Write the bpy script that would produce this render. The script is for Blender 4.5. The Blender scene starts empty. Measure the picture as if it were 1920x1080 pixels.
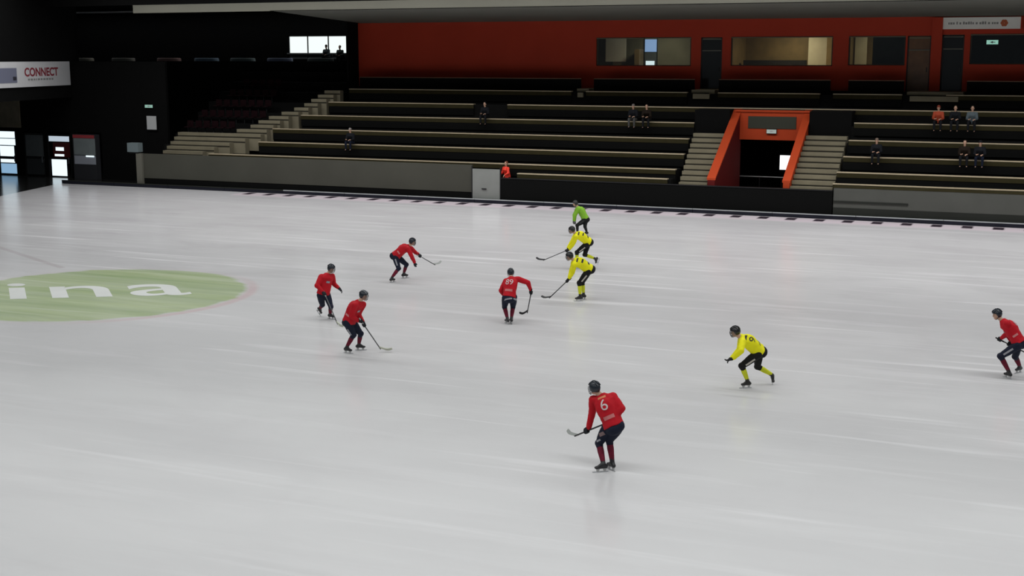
import bpy, bmesh, math, random
from mathutils import Vector, Matrix, noise
from mathutils.bvhtree import BVHTree

random.seed(7)
scene = bpy.context.scene
COL = scene.collection
R = math.radians

# ------------------------------------------------------------------ camera, world, lamps, exposure
# metres; x runs along the far side of the rink, y towards the far stand, z up; the camera sits in the near stand
cam_data = bpy.data.cameras.new('camera')
cam = bpy.data.objects.new('camera', cam_data)
COL.objects.link(cam)
cam.location = (0.0, 0.0, 7.7)
cam.rotation_euler = (R(80.0), 0.0, R(22.8))
cam_data.sensor_width = 36.0
cam_data.lens = 45.94
cam_data.clip_end = 400
scene.camera = cam

scene.view_settings.view_transform = 'Standard'
scene.view_settings.look = 'None'
scene.view_settings.exposure = 0.0
scene.view_settings.gamma = 1.0
scene.view_settings.use_curve_mapping = False

world = bpy.data.worlds.new('world')
scene.world = world
world.use_nodes = True
world.node_tree.nodes['Background'].inputs[0].default_value = (0.80, 0.90, 1.0, 1)
world.node_tree.nodes['Background'].inputs[1].default_value = 0.06

LAMP_ROWS = (5, 19, 33, 47, 59)          # y of the five light rows under the roof
LAMP_WATTS = 3250
LAMP_X0 = lambda y: -58.8 + (67 - y) * .302 + 1.6   # the rows stop short of the slanting end wall
def lamp_row(y):
    ld = bpy.data.lights.new('light_row', 'AREA')
    ld.shape = 'RECTANGLE'; x0 = LAMP_X0(y) + .6; ld.size = 19.5 - x0; ld.size_y = 1.2
    ld.energy = LAMP_WATTS * (1.5 if y > 55 else 1.15 if y > 45 else 1.0) * (19.5 - x0) / 82; ld.color = (0.985, 0.995, 0.99); ld.spread = R(150)
    lo = bpy.data.objects.new('light_row', ld)
    lo.location = ((19.5 + x0) / 2, y, 13.55)
    COL.objects.link(lo)
    return lo
LAMPS = [lamp_row(y) for y in LAMP_ROWS]

# ------------------------------------------------------------------ materials
MATS = {}
def mat(name, color, rough=0.6, metal=0.0, spec=0.5, emit=None, estr=1.0, var=0.0, scale=3.0, coat=0.0):
    if name in MATS: return MATS[name]
    m = bpy.data.materials.new(name); m.use_nodes = True
    nt = m.node_tree; b = nt.nodes['Principled BSDF']
    b.inputs['Base Color'].default_value = (*color, 1)
    b.inputs['Roughness'].default_value = rough
    b.inputs['Metallic'].default_value = metal
    b.inputs['Specular IOR Level'].default_value = spec
    if coat: b.inputs['Coat Weight'].default_value = coat
    if emit:
        b.inputs['Emission Color'].default_value = (*emit, 1)
        b.inputs['Emission Strength'].default_value = estr
    if var:
        tc = nt.nodes.new('ShaderNodeTexCoord'); n = nt.nodes.new('ShaderNodeTexNoise')
        n.inputs['Scale'].default_value = scale; n.inputs['Detail'].default_value = 4
        mx = nt.nodes.new('ShaderNodeMix'); mx.data_type = 'RGBA'
        mx.inputs[6].default_value = (*[c * (1 - var) for c in color], 1)
        mx.inputs[7].default_value = (*[min(1, c * (1 + var)) for c in color], 1)
        nt.links.new(tc.outputs['Object'], n.inputs['Vector'])
        nt.links.new(n.outputs['Fac'], mx.inputs[0]); nt.links.new(mx.outputs[2], b.inputs['Base Color'])
    MATS[name] = m
    return m

def srgb(r, g, b):
    f = lambda c: ((c / 255 + 0.055) / 1.055) ** 2.4 if c > 10 else c / 255 / 12.92
    return (f(r), f(g), f(b))

black = mat('black_panel', (.0055, .0057, .0055), .9, spec=.08)
black2 = mat('black_wall_paint', (.006, .006, .006), .9, spec=.05)
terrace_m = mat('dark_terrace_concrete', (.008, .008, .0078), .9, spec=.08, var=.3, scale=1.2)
wood = mat('bench_wood', (.50, .41, .28), .55, var=.2, scale=4)
fascia = mat('bench_fascia_shaded', (.034, .029, .012), .75, spec=.1, var=.25, scale=2)  # bench wood darkened, the shade of the front face put into its colour
red = mat('red_wall_paint', (.43, .046, .022), .7, spec=.15, var=.12, scale=.5)
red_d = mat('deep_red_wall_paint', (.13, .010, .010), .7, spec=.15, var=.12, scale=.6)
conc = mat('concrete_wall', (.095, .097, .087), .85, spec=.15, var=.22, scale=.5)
conc_d = mat('concrete_wall_base', (.028, .030, .026), .85, spec=.15, var=.2, scale=.5)
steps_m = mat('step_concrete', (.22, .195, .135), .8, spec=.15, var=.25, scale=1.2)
steps_n = mat('riser_foot_strip', (.035, .032, .024), .85, spec=.1)
soffit_m = mat('soffit_panel', (.16, .165, .145), .8, spec=.15, var=.1, scale=.4)
beam_m = mat('beam_paint', (.20, .195, .16), .7, spec=.15, var=.1, scale=.3)
grey_door = mat('gate_grey_panel', (.24, .25, .235), .6, var=.15, scale=1.5)
board_m = mat('rink_board_navy', (.012, .013, .022), .5, spec=.2)
rail_m = mat('rink_rail_white', (.42, .44, .45), .4)
dark_metal = mat('dark_metal', (.02, .02, .022), .5, .5)
steel = mat('steel', (.62, .64, .66), .3, 1.0)
white_m = mat('white_panel', (.55, .56, .56), .6)
sign_m = mat('sign_board', (.85, .84, .78), .6, var=.08, scale=1)
rubber = mat('rubber_floor', (.016, .015, .014), .16, spec=.6, var=.4, scale=.6)
daylight = mat('daylight_pane', (.1, .1, .1), .4, emit=(.80, .93, 1.0), estr=1.15)
daylight_b = mat('blue_daylight_pane', (.1, .1, .1), .4, emit=(.30, .48, .85), estr=.8)
dim_glass = mat('dim_glass', (.02, .023, .024), .12, spec=.6)
dull_glass = mat('dull_glass_pane', (.10, .115, .12), .2, spec=.5, var=.3, scale=1)
green_lamp = mat('exit_lamp', (.05, .1, .08), .5, emit=(.42, .72, .60), estr=.55)
room_wood = mat('room_wood', (.17, .115, .045), .7, var=.5, scale=1.3)
cream = mat('cream_curtain', (.66, .60, .44), .8, var=.2, scale=2)
room_dark = mat('room_dark', (.02, .02, .018), .8, var=.3)

def glass_mat():
    m = bpy.data.materials.new('window_glass'); m.use_nodes = True
    nt = m.node_tree; nt.nodes.clear()
    o = nt.nodes.new('ShaderNodeOutputMaterial'); t = nt.nodes.new('ShaderNodeBsdfTransparent')
    g = nt.nodes.new('ShaderNodeBsdfGlossy'); g.inputs['Roughness'].default_value = .05
    mx = nt.nodes.new('ShaderNodeMixShader'); mx.inputs[0].default_value = .06
    t.inputs[0].default_value = (.85, .88, .86, 1)
    nt.links.new(t.outputs[0], mx.inputs[1]); nt.links.new(g.outputs[0], mx.inputs[2]); nt.links.new(mx.outputs[0], o.inputs[0])
    return m
glass = glass_mat()

CIRC = (-29.3, 34.1)
def ice_mat():
    m = bpy.data.materials.new('ice'); m.use_nodes = True
    nt = m.node_tree; N = nt.nodes; L = nt.links
    b = N['Principled BSDF']
    def nd(t, **k):
        n = N.new(t)
        for a, v in k.items(): setattr(n, a, v)
        return n
    def mth(op, a, c=None, cl=False):
        n = nd('ShaderNodeMath', operation=op, use_clamp=cl)
        for i, v in enumerate((a, c)):
            if v is None: continue
            if isinstance(v, (int, float)): n.inputs[i].default_value = v
            else: L.new(v, n.inputs[i])
        return n.outputs[0]
    def ramp(v, lo, hi, a=0., c=1.):
        n = nd('ShaderNodeMapRange'); n.inputs[1].default_value = lo; n.inputs[2].default_value = hi
        n.inputs[3].default_value = a; n.inputs[4].default_value = c; L.new(v, n.inputs[0]); return n.outputs[0]
    def mix(f, a, c):
        n = nd('ShaderNodeMix', data_type='RGBA')
        if isinstance(f, (int, float)): n.inputs[0].default_value = f
        else: L.new(f, n.inputs[0])
        for i, v in ((6, a), (7, c)):
            if isinstance(v, tuple): n.inputs[i].default_value = (*v, 1)
            else: L.new(v, n.inputs[i])
        return n.outputs[2]
    tc = nd('ShaderNodeTexCoord'); P = tc.outputs['Object']
    def streak(rot, sx, sy, scale, detail=5, rough=.6, off=(0, 0, 0)):
        mp = nd('ShaderNodeMapping'); mp.inputs['Rotation'].default_value = (0, 0, R(rot))
        mp.inputs['Scale'].default_value = (sx, sy, 1); mp.inputs['Location'].default_value = off
        L.new(P, mp.inputs[0])
        n = nd('ShaderNodeTexNoise'); n.inputs['Scale'].default_value = scale; n.inputs['Detail'].default_value = detail
        n.inputs['Roughness'].default_value = rough; n.inputs['Distortion'].default_value = .35
        L.new(mp.outputs[0], n.inputs['Vector']); return n.outputs['Fac']
    big = streak(-12, .10, .35, .55, 4)
    s1 = streak(-18, .12, 1.0, 1.3, 6, .62)
    s2 = streak(14, .10, 1.1, 1.1, 6, .62, (3, 9, 0))
    s3 = streak(-40, .09, 1.6, 1.2, 4, .5, (8, 2, 0))
    cl = streak(8, .55, .8, .42, 6, .62, (5, 1, 0))
    col = mix(ramp(big, .35, .68), (.590, .592, .598), (.665, .668, .672))
    sx = nd('ShaderNodeSeparateXYZ'); L.new(P, sx.inputs[0]); X = sx.outputs[0]; Y = sx.outputs[1]
    wear = ramp(Y, 18, 45, .35, 1.25)
    col = mix(mth('MULTIPLY', ramp(cl, .46, .66), mth('MULTIPLY', wear, .45), True), col, (.505, .50, .51))
    col = mix(mth('MULTIPLY', ramp(s1, .52, .72), .30), col, (.53, .525, .535))
    col = mix(mth('MULTIPLY', ramp(s2, .53, .70), mth('MULTIPLY', wear, .50), True), col, (.78, .78, .79))
    col = mix(mth('MULTIPLY', ramp(s3, .60, .70), mth('MULTIPLY', wear, .66), True), col, (.84, .84, .85))
    # faint mauve tint that grows towards the far boards
    col = mix(mth('MULTIPLY', ramp(Y, 26, 60), .35), col, (.66, .615, .65))
    # painted spot
    dx = mth('SUBTRACT', X, CIRC[0]); dy = mth('SUBTRACT', Y, CIRC[1])
    d = mth('SQRT', mth('ADD', mth('MULTIPLY', dx, dx), mth('MULTIPLY', dy, dy)))
    wob = mth('ADD', d, mth('MULTIPLY', mth('SUBTRACT', s1, .5), .7))
    disc = ramp(wob, 4.75, 4.95, 1., 0.)
    gcol = mix(ramp(s2, .38, .62), (.31, .42, .19), (.44, .53, .28))
    gcol = mix(mth('MULTIPLY', ramp(s3, .60, .70), .6), gcol, (.62, .66, .50))
    gf = mth('MULTIPLY', disc, ramp(s1, .25, .60, 1., .72))
    col = mix(gf, col, gcol)
    ring = mth('MULTIPLY', ramp(mth('ABSOLUTE', mth('SUBTRACT', d, 5.08)), .08, .26, 1., 0.), ramp(X, -27.0, -24.8, .05, .34))
    col = mix(ring, col, (.60, .33, .34))
    # arc of the penalty area that meets the spot
    def seg(ax, ay, bx, by, w, c, f):
        nonlocal col
        lx, ly = bx - ax, by - ay; ln = math.hypot(lx, ly)
        px = mth('SUBTRACT', X, ax); py = mth('SUBTRACT', Y, ay)
        t = mth('DIVIDE', mth('ADD', mth('MULTIPLY', px, lx), mth('MULTIPLY', py, ly)), ln)
        n_ = mth('DIVIDE', mth('SUBTRACT', mth('MULTIPLY', px, ly), mth('MULTIPLY', py, lx)), ln)
        inside = mth('MULTIPLY', mth('GREATER_THAN', t, 0), mth('LESS_THAN', t, ln))
        k = mth('MULTIPLY', mth('MULTIPLY', inside, ramp(mth('ABSOLUTE', n_), w * .5, w, 1., 0.)), f)
        col = mix(k, col, c)
    seg(-40.5, 41.15, -34.0, 37.75, .17, (.42, .36, .36), .35)
    # red side line and the dark marks along the boards
    side = mth('MULTIPLY', ramp(mth('ABSOLUTE', mth('SUBTRACT', Y, 63.0)), .5, 1.1, 1., 0.), mth('GREATER_THAN', X, -43.6))
    col = mix(mth('MULTIPLY', side, .6), col, (.95, .78, .86))
    fr = mth('FRACT', mth('DIVIDE', mth('ADD', X, 43.65), 1.35))
    dot = mth('MULTIPLY', ramp(mth('ABSOLUTE', mth('SUBTRACT', fr, .5)), .15, .22, 1., 0.),
              ramp(mth('ABSOLUTE', mth('SUBTRACT', Y, 63.25)), .32, .60, 1., 0.))
    dot = mth('MULTIPLY', dot, mth('GREATER_THAN', X, -43.6))
    col = mix(dot, col, (.035, .02, .03))
    L.new(col, b.inputs['Base Color'])
    b.inputs['Roughness'].default_value = .30
    L.new(ramp(s1, .3, .7, .19, .22), b.inputs['Roughness'])
    b.inputs['Specular IOR Level'].default_value = .22
    return m

# ------------------------------------------------------------------ mesh helpers
def new_obj(name, me, m, parent=None):
    o = bpy.data.objects.new(name, me); COL.objects.link(o)
    if m is not None:
        for x in (m if isinstance(m, (list, tuple)) else [m]): me.materials.append(x)
    if parent is not None: o.parent = parent
    return o
def tag(o, label=None, cat=None, group=None, kind=None):
    if label: o['label'] = label
    if cat: o['category'] = cat
    if group: o['group'] = group
    if kind: o['kind'] = kind
    return o
def empty(name, loc=(0, 0, 0), rz=0.0):
    o = bpy.data.objects.new(name, None); COL.objects.link(o); o.location = loc; o.rotation_euler = (0, 0, rz)
    o.empty_display_size = .2
    return o
def mesh_from(bm, name, smooth=False):
    bmesh.ops.recalc_face_normals(bm, faces=bm.faces)
    me = bpy.data.meshes.new(name); bm.to_mesh(me); bm.free()
    if smooth:
        for p in me.polygons: p.use_smooth = True
    return me
def box(bm, x0, x1, y0, y1, z0, z1, mi=0):
    vs = [bm.verts.new(p) for p in ((x0, y0, z0), (x1, y0, z0), (x1, y1, z0), (x0, y1, z0), (x0, y0, z1), (x1, y0, z1), (x1, y1, z1), (x0, y1, z1))]
    for f in ((0, 3, 2, 1), (4, 5, 6, 7), (0, 1, 5, 4), (1, 2, 6, 5), (2, 3, 7, 6), (3, 0, 4, 7)):
        bm.faces.new([vs[i] for i in f]).material_index = mi
def prism(bm, pts, off, mi=0):
    """closed polygon pts (3D) pushed by vector off"""
    off = Vector(off); a = [bm.verts.new(p) for p in pts]; b = [bm.verts.new(Vector(p) + off) for p in pts]
    bm.faces.new(a).material_index = mi; bm.faces.new(b[::-1]).material_index = mi
    n = len(pts)
    for i in range(n): bm.faces.new((a[i], b[i], b[(i + 1) % n], a[(i + 1) % n])).material_index = mi
def boxes(name, m, parent, *bs):
    bm = bmesh.new()
    for b_ in bs: box(bm, *b_)
    return new_obj(name, mesh_from(bm, name), m, parent)
def struct(name, m, *bs):
    o = boxes(name, m, None, *bs); o['kind'] = 'structure'; return o
def bar(bm, p0, p1, w, h=None, up=(0, 0, 1), mi=0):
    """rectangular bar from p0 to p1"""
    h = h or w; p0 = Vector(p0); p1 = Vector(p1); d = (p1 - p0).normalized(); s = d.cross(Vector(up))
    if s.length < 1e-4: s = d.cross(Vector((1, 0, 0)))
    s.normalize(); u = s.cross(d)
    vs = []
    for p in (p0, p1):
        for a, c in ((-1, -1), (1, -1), (1, 1), (-1, 1)): vs.append(bm.verts.new(p + s * a * w / 2 + u * c * h / 2))
    for f in ((0, 1, 2, 3), (7, 6, 5, 4), (0, 4, 5, 1), (1, 5, 6, 2), (2, 6, 7, 3), (3, 7, 4, 0)):
        bm.faces.new([vs[i] for i in f]).material_index = mi
def tube(bm, pts, rad, n=8, mi=0):
    pts = [Vector(p) for p in pts]; rads = rad if isinstance(rad, (list, tuple)) else [rad] * len(pts)
    rings = []; prev = None
    for i, p in enumerate(pts):
        d = (pts[min(i + 1, len(pts) - 1)] - pts[max(i - 1, 0)]).normalized()
        s = d.cross(Vector((0, 0, 1))) if prev is None else prev - d * prev.dot(d)
        if s.length < 1e-3: s = d.cross(Vector((1, 0, 0)))
        s.normalize(); prev = s; u = d.cross(s)
        rings.append([bm.verts.new(p + (s * math.cos(2 * math.pi * k / n) + u * math.sin(2 * math.pi * k / n)) * rads[i]) for k in range(n)])
    for a, c in zip(rings, rings[1:]):
        for k in range(n): bm.faces.new((a[k], a[(k + 1) % n], c[(k + 1) % n], c[k])).material_index = mi
    bm.faces.new(rings[0][::-1]).material_index = mi; bm.faces.new(rings[-1]).material_index = mi
def capsule(bm, p0, r0, p1, r1, n=12):
    p0 = Vector(p0); p1 = Vector(p1); d = p1 - p0; ln = d.length
    if ln < 1e-5: d = Vector((0, 0, 1))
    d = d.normalized(); pts = []; rs = []
    for k in range(4):
        a = math.pi / 2 * (k + .3) / 4.0; pts.append(p0 - d * r0 * math.cos(a)); rs.append(r0 * math.sin(a))
    pts.append(p0); rs.append(r0); pts.append(p1); rs.append(r1)
    for k in range(3, -1, -1):
        a = math.pi / 2 * (k + .3) / 4.0; pts.append(p1 + d * r1 * math.cos(a)); rs.append(r1 * math.sin(a))
    s = d.orthogonal().normalized(); u = d.cross(s); rings = []
    for p, r_ in zip(pts, rs): rings.append([bm.verts.new(p + (s * math.cos(2 * math.pi * k / n) + u * math.sin(2 * math.pi * k / n)) * r_) for k in range(n)])
    for a, c in zip(rings, rings[1:]):
        for k in range(n): bm.faces.new((a[k], a[(k + 1) % n], c[(k + 1) % n], c[k]))
    bm.faces.new(rings[0][::-1]); bm.faces.new(rings[-1])
def ellipsoid(bm, c, ax, n=14, m=9):
    """ax: three Vectors, the half axes"""
    c = Vector(c); top = bm.verts.new(c + ax[2]); bot = bm.verts.new(c - ax[2]); rings = []
    for j in range(1, m):
        th = math.pi * j / m
        rings.append([bm.verts.new(c + ax[2] * math.cos(th) + (ax[0] * math.cos(2 * math.pi * k / n) + ax[1] * math.sin(2 * math.pi * k / n)) * math.sin(th)) for k in range(n)])
    for k in range(n):
        bm.faces.new((top, rings[0][k], rings[0][(k + 1) % n])); bm.faces.new((bot, rings[-1][(k + 1) % n], rings[-1][k]))
    for a, b_ in zip(rings, rings[1:]):
        for k in range(n): bm.faces.new((a[k], b_[k], b_[(k + 1) % n], a[(k + 1) % n]))
def loft(bm, rings, n=20):
    """rings: (centre, side vector, front vector) with lengths as half widths"""
    R_ = []
    for c, s, f in rings:
        row = []
        for k in range(n):
            a = 2 * math.pi * k / n; ca, sa = math.cos(a), math.sin(a)
            e = .82
            row.append(bm.verts.new(Vector(c) + s * math.copysign(abs(ca) ** e, ca) + f * math.copysign(abs(sa) ** e, sa)))
        R_.append(row)
    for a, c in zip(R_, R_[1:]):
        for k in range(n): bm.faces.new((a[k], a[(k + 1) % n], c[(k + 1) % n], c[k]))
    bm.faces.new(R_[0][::-1]); bm.faces.new(R_[-1])
def fuse(bm, name, m, parent, voxel=.014, smooth=3, wrinkle=0.0, wscale=9.0):
    """one continuous smooth surface from overlapping closed shapes"""
    bmesh.ops.recalc_face_normals(bm, faces=bm.faces)
    me = bpy.data.meshes.new('raw'); bm.to_mesh(me); bm.free()
    o = bpy.data.objects.new('raw', me); COL.objects.link(o)
    r = o.modifiers.new('r', 'REMESH'); r.mode = 'VOXEL'; r.voxel_size = voxel; r.adaptivity = 0
    s = o.modifiers.new('s', 'SMOOTH'); s.factor = .5; s.iterations = smooth
    dg = bpy.context.evaluated_depsgraph_get()
    ev = bpy.data.meshes.new_from_object(o.evaluated_get(dg))
    bpy.data.objects.remove(o); bpy.data.meshes.remove(me)
    ev.name = name; ev.materials.clear()
    if wrinkle:
        nn = [v.normal.copy() for v in ev.vertices]
        for v, q in zip(ev.vertices, nn):
            c = v.co * wscale
            v.co += q * wrinkle * (noise.noise(Vector((c.x, c.y, c.z * .55))) + .5 * noise.noise(c * 2.1))
    for p in ev.polygons: p.use_smooth = True
    return new_obj(name, ev, m, parent)

# ------------------------------------------------------------------ the setting
def poly_plane(name, pts, m, z0, z1):
    bm = bmesh.new(); prism(bm, [(x, y, z1) for x, y in pts], (0, 0, z0 - z1))
    o = new_obj(name, mesh_from(bm, name), m); o['kind'] = 'structure'; return o
ice = poly_plane('floor', [(-57.3, 63.85), (30, 63.85), (30, -9), (-35.3, -9)], ice_mat(), -.12, 0)
poly_plane('floor_entrance', [(-84, 80), (30, 80), (30, 63.85), (-57.3, 63.85), (-35.3, -9), (-84, -9)], rubber, -.12, -.004)
E0 = Vector((-58.8, 67.0, 0)); ED = Vector((.289, -.957, 0)); EN = Vector((.957, .289, 0))   # the end gallery runs along ED

# lettering painted on the ice
def text_mesh(body, size, ext=0.0, bold=0.0):
    cu = bpy.data.curves.new('t', 'FONT'); cu.body = body; cu.size = size; cu.extrude = ext; cu.offset = bold; cu.align_x = 'CENTER'; cu.align_y = 'CENTER'
    o = bpy.data.objects.new('t', cu); COL.objects.link(o)
    dg = bpy.context.evaluated_depsgraph_get()
    me = bpy.data.meshes.new_from_object(o.evaluated_get(dg)); bpy.data.objects.remove(o); bpy.data.curves.remove(cu)
    return me
ice_white = mat('ice_lettering_white', (.66, .68, .66), .35, var=.12, scale=.8)
ic = bpy.data.curves.new('t', 'FONT'); ic.body = 'ina'; ic.size = 5.1; ic.space_character = 1.12; ic.offset = .05
io = bpy.data.objects.new('t', ic); COL.objects.link(io)
ime = bpy.data.meshes.new_from_object(io.evaluated_get(bpy.context.evaluated_depsgraph_get())); bpy.data.objects.remove(io)
wx = max(v.co.x for v in ime.vertices); mx_ = min(v.co.x for v in ime.vertices)
for v in ime.vertices: v.co.x = (v.co.x - mx_) / (wx - mx_) * 5.8; v.co.y *= .92; v.co.z = .004; v.co.x -= .24 * v.co.y
lett = new_obj('ice_lettering', ime, ice_white, ice); lett.location = (-31.15, 32.05, 0); lett.rotation_euler = (0, 0, R(31.2))
tag(lett, 'white letters painted in the green spot')

# roof over the ice with its light rows
struct('ceiling', mat('roof_underside', (.10, .10, .10), .9), (-84, 30, -9, 63.4, 14.2, 14.4))
house = mat('light_row_housing', (.5, .5, .5), .5)
for i, (y, lo) in enumerate(zip(LAMP_ROWS, LAMPS)):
    h = boxes('light_housing', house, None, (LAMP_X0(y), 20, y - .7, y + .7, 13.62, 14.18))
    tag(h, None, 'ceiling light', 'light rows under the roof')
    h['label'] = 'long row of ceiling lights under the roof over the ice'
    lo.parent = h

# rows of the stand: bench edge y, bench top z
ROWS = dict(A=(64.45, 1.62), B=(65.2, 2.05), C=(66.4, 2.76), D=(67.6, 3.49), E=(68.9, 4.27), F=(70.2, 5.04), G=(71.5, 5.81), H=(72.7, 6.50))
RAISE = dict(A=.06, B=.14, C=.11, D=.12, E=.15)     # the end block stands a little higher
XL = dict(A=-26.8, B=-47.1, C=-44.35, D=-44.1, E=-42.9, F=-41.7, G=-40.9, H=-40.9)
XE = 16.0
def terrace(name, xl, xr, rows):
    bm = bmesh.new()
    for k in rows:
        y, z = ROWS[k]; i = 'ABCDEFGH'.index(k)
        yn = ROWS['ABCDEFGH'[i + 1]][0] if i < 7 else 74.4
        x0 = xl if isinstance(xl, (int, float)) else xl[k]
        box(bm, x0, xr, y + .12, yn + .12, (0 if k in 'ABCD' or xr < -17 or xl == -12.2 else 4.0), z - .05 if k != 'H' else 5.9)
    o = new_obj(name, mesh_from(bm, name), terrace_m); o['kind'] = 'structure'; return o
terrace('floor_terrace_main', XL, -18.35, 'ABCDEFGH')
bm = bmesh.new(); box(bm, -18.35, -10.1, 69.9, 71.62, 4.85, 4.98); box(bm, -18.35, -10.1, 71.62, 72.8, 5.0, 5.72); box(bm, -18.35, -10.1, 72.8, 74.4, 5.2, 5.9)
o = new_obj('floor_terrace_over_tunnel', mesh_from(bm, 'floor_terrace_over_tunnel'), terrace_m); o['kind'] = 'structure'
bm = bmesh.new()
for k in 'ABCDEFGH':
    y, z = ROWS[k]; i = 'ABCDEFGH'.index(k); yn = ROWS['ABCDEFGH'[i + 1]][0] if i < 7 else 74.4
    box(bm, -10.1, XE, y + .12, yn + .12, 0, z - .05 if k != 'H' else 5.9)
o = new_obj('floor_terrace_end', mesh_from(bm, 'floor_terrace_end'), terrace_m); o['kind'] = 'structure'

# benches
def bench(k, x0, x1, label):
    y, z = ROWS[k]
    if x0 > -10.3: z += RAISE.get(k, 0)
    b_ = empty('bench', ((x0 + x1) / 2, y, z - .05)); h = (x1 - x0) / 2
    bm = bmesh.new(); box(bm, -h, h, -.02, .29, 0, .045); bmesh.ops.bevel(bm, geom=bm.edges[:], offset=.008, segments=1)
    new_obj('seat_plank', mesh_from(bm, 'seat_plank'), wood, b_)
    boxes('fascia', fascia, b_, (-h, h, .0, .05, -.22, 0))
    boxes('support', dark_metal, b_, (-h, h, .08, .20, -.06, 0))
    boxes('front_panel', black, b_, (-h, h, .02, .06, -.62, -.22))
    tag(b_, label, 'bench', 'spectator benches in the stand')
ords = dict(A='lowest', B='second lowest', C='third', D='fourth', E='fifth', F='sixth', G='seventh')
for k in 'ABCDEFG':
    y, z = ROWS[k]
    if k == 'F':
        bench(k, XL['F'], -31.95, 'long wooden plank bench, sixth row up, ending at the slanting concrete steps')
        bench(k, -29.8, XE, 'very long wooden plank bench, sixth row up, running above the red tunnel')
    elif k == 'G':
        bench(k, -41.0, -26.35, 'wooden plank bench, seventh row up, under the windowless part of the red wall')
        bench(k, -25.45, -19.5, 'wooden plank bench, seventh row up, under the window with a bright blue strip')
        bench(k, -17.75, -12.2, 'wooden plank bench, seventh row up, under the window with a cream curtain')
        bench(k, -11.5, -7.95, 'short wooden plank bench, seventh row up, between the curtain window and the brown door')
        bench(k, -5.75, XE, 'wooden plank bench, seventh row up, under the dark window with an exit lamp')
    else:
        bench(k, XL[k], {'A': -18.5, 'B': -18.3, 'C': -18.2, 'D': -18.3, 'E': -18.36}[k], 'wooden plank bench, %s row up, on the slanting steps side of the tunnel' % ords[k])
        bench(k, {'A': -10.2, 'B': -10.15, 'C': -10.05, 'D': -10.0, 'E': -9.95}[k], XE, 'wooden plank bench, %s row up, on the pale sign side of the tunnel' % ords[k])
def balustrade(x0, x1, label):
    b_ = empty('balustrade', ((x0 + x1) / 2, 72.7, 5.85)); h = (x1 - x0) / 2
    boxes('panel', black, b_, (-h, h, 0, .06, 0, .62))
    boxes('top_rail', mat('rail_wood', (.20, .10, .055), .6), b_, (-h, h, -.03, .09, .62, .66))
    tag(b_, label, 'balustrade', 'black balustrades in front of the red wall')
balustrade(-40.9, -26.2, 'long black panel balustrade in front of the windowless part of the red wall')
balustrade(-25.4, -19.4, 'black panel balustrade under the window with a bright blue strip')
balustrade(-18.0, -11.85, 'black panel balustrade under the window with a cream curtain')
balustrade(-10.9, -8.0, 'short black panel balustrade beside the brown glazed door')
balustrade(-4.85, XE, 'black panel balustrade under the dark window with an exit lamp')
for (a, c, lb) in ((-26.15, -25.42, 'narrow concrete landing step in the gap between two balustrades'), (-19.35, -18.02, 'pale concrete landing step below the single dark door'), (-7.75, -4.95, 'wide pale concrete landing step below the two doors under the sign')):
    o = boxes('landing_step', steps_m, None, (a, c, 71.9, 74.1, 5.60, 5.93), (a + .2, c - .2, 71.45, 71.9, 5.45, 5.72))
    tag(o, lb, 'step', 'concrete landing steps before the doors')

# stairs
def stairs(name, fl, fr, y0, z0, n, label, run=.422, rise=.253):
    bm = bmesh.new()
    for i in range(n):
        y = y0 + run * i; z = z0 + rise * i
        xl, xr = fl(y), fr(y)
        box(bm, xl, xr, y, y + run, max(0, z - 1.0), z, 0)
        box(bm, xl, xr, y - .012, y + .0, z - rise, z - rise + .075, 1)  # darker strip along the foot of each riser
    o = new_obj(name, mesh_from(bm, name), [steps_m, steps_n])
    tag(o, label, 'stairs', 'concrete stairs of the stand'); return o
lerp = lambda y, a, b_, c, d: a + (b_ - a) * (y - c) / (d - c)
stairs('staircase', lambda y: lerp(y, -17.9, -18.25, 64.2, 68.4), lambda y: -16.45, 64.55, 1.45, 10, 'concrete stairs against the shaded outer side of the red tunnel')
stairs('staircase', lambda y: -12.28, lambda y: -10.2, 64.55, 1.45, 10, 'concrete stairs between the red tunnel and the bench block with the grey wall')
LA = [(65.55, -50.4, -47.0), (66.9, -50.5, -44.35), (67.3, -46.0, -44.3), (68.3, -45.3, -43.8), (69.6, -43.3, -42.4), (70.3, -42.9, -41.8), (71.6, -42.2, -41.1)]
def la(y, j):
    for a, c in zip(LA, LA[1:]):
        if y <= c[0]: return lerp(y, a[j], c[j], a[0], c[0])
    return LA[-1][j]
stairs('staircase', lambda y: la(max(y, 65.3), 1), lambda y: la(max(y, 65.3), 2), 65.15, 2.15, 15, 'slanting concrete stairs at the far corner of the stand')

# low walls behind the rink boards
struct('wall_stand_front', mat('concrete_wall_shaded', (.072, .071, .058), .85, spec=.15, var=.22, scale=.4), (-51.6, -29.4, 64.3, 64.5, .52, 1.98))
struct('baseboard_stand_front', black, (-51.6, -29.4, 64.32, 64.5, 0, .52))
o = boxes('wall_post', mat('post_concrete', (.14, .135, .11), .8), None, (-51.62, -51.2, 64.15, 64.35, .15, 2.0)); tag(o, 'pale concrete post at the end of the low grey wall', 'post')
o = empty('equipment_box', (-51.8, 64.25, 2.0)); boxes('casing', mat('box_bluegrey', (.16, .20, .21), .6), o, (-.4, .4, -.15, .3, .08, .62)); boxes('foot', dark_metal, o, (-.3, .3, -.1, .25, 0, .08))
tag(o, 'blue grey box on top of the concrete post at the wall end', 'box')
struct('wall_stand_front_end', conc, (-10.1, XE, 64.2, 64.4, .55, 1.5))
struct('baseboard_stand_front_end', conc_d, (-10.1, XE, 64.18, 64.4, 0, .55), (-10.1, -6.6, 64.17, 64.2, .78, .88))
struct('wall_stand_front_fascia', fascia, (-10.1, XE, 64.19, 64.4, 1.5, 1.6))
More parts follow.
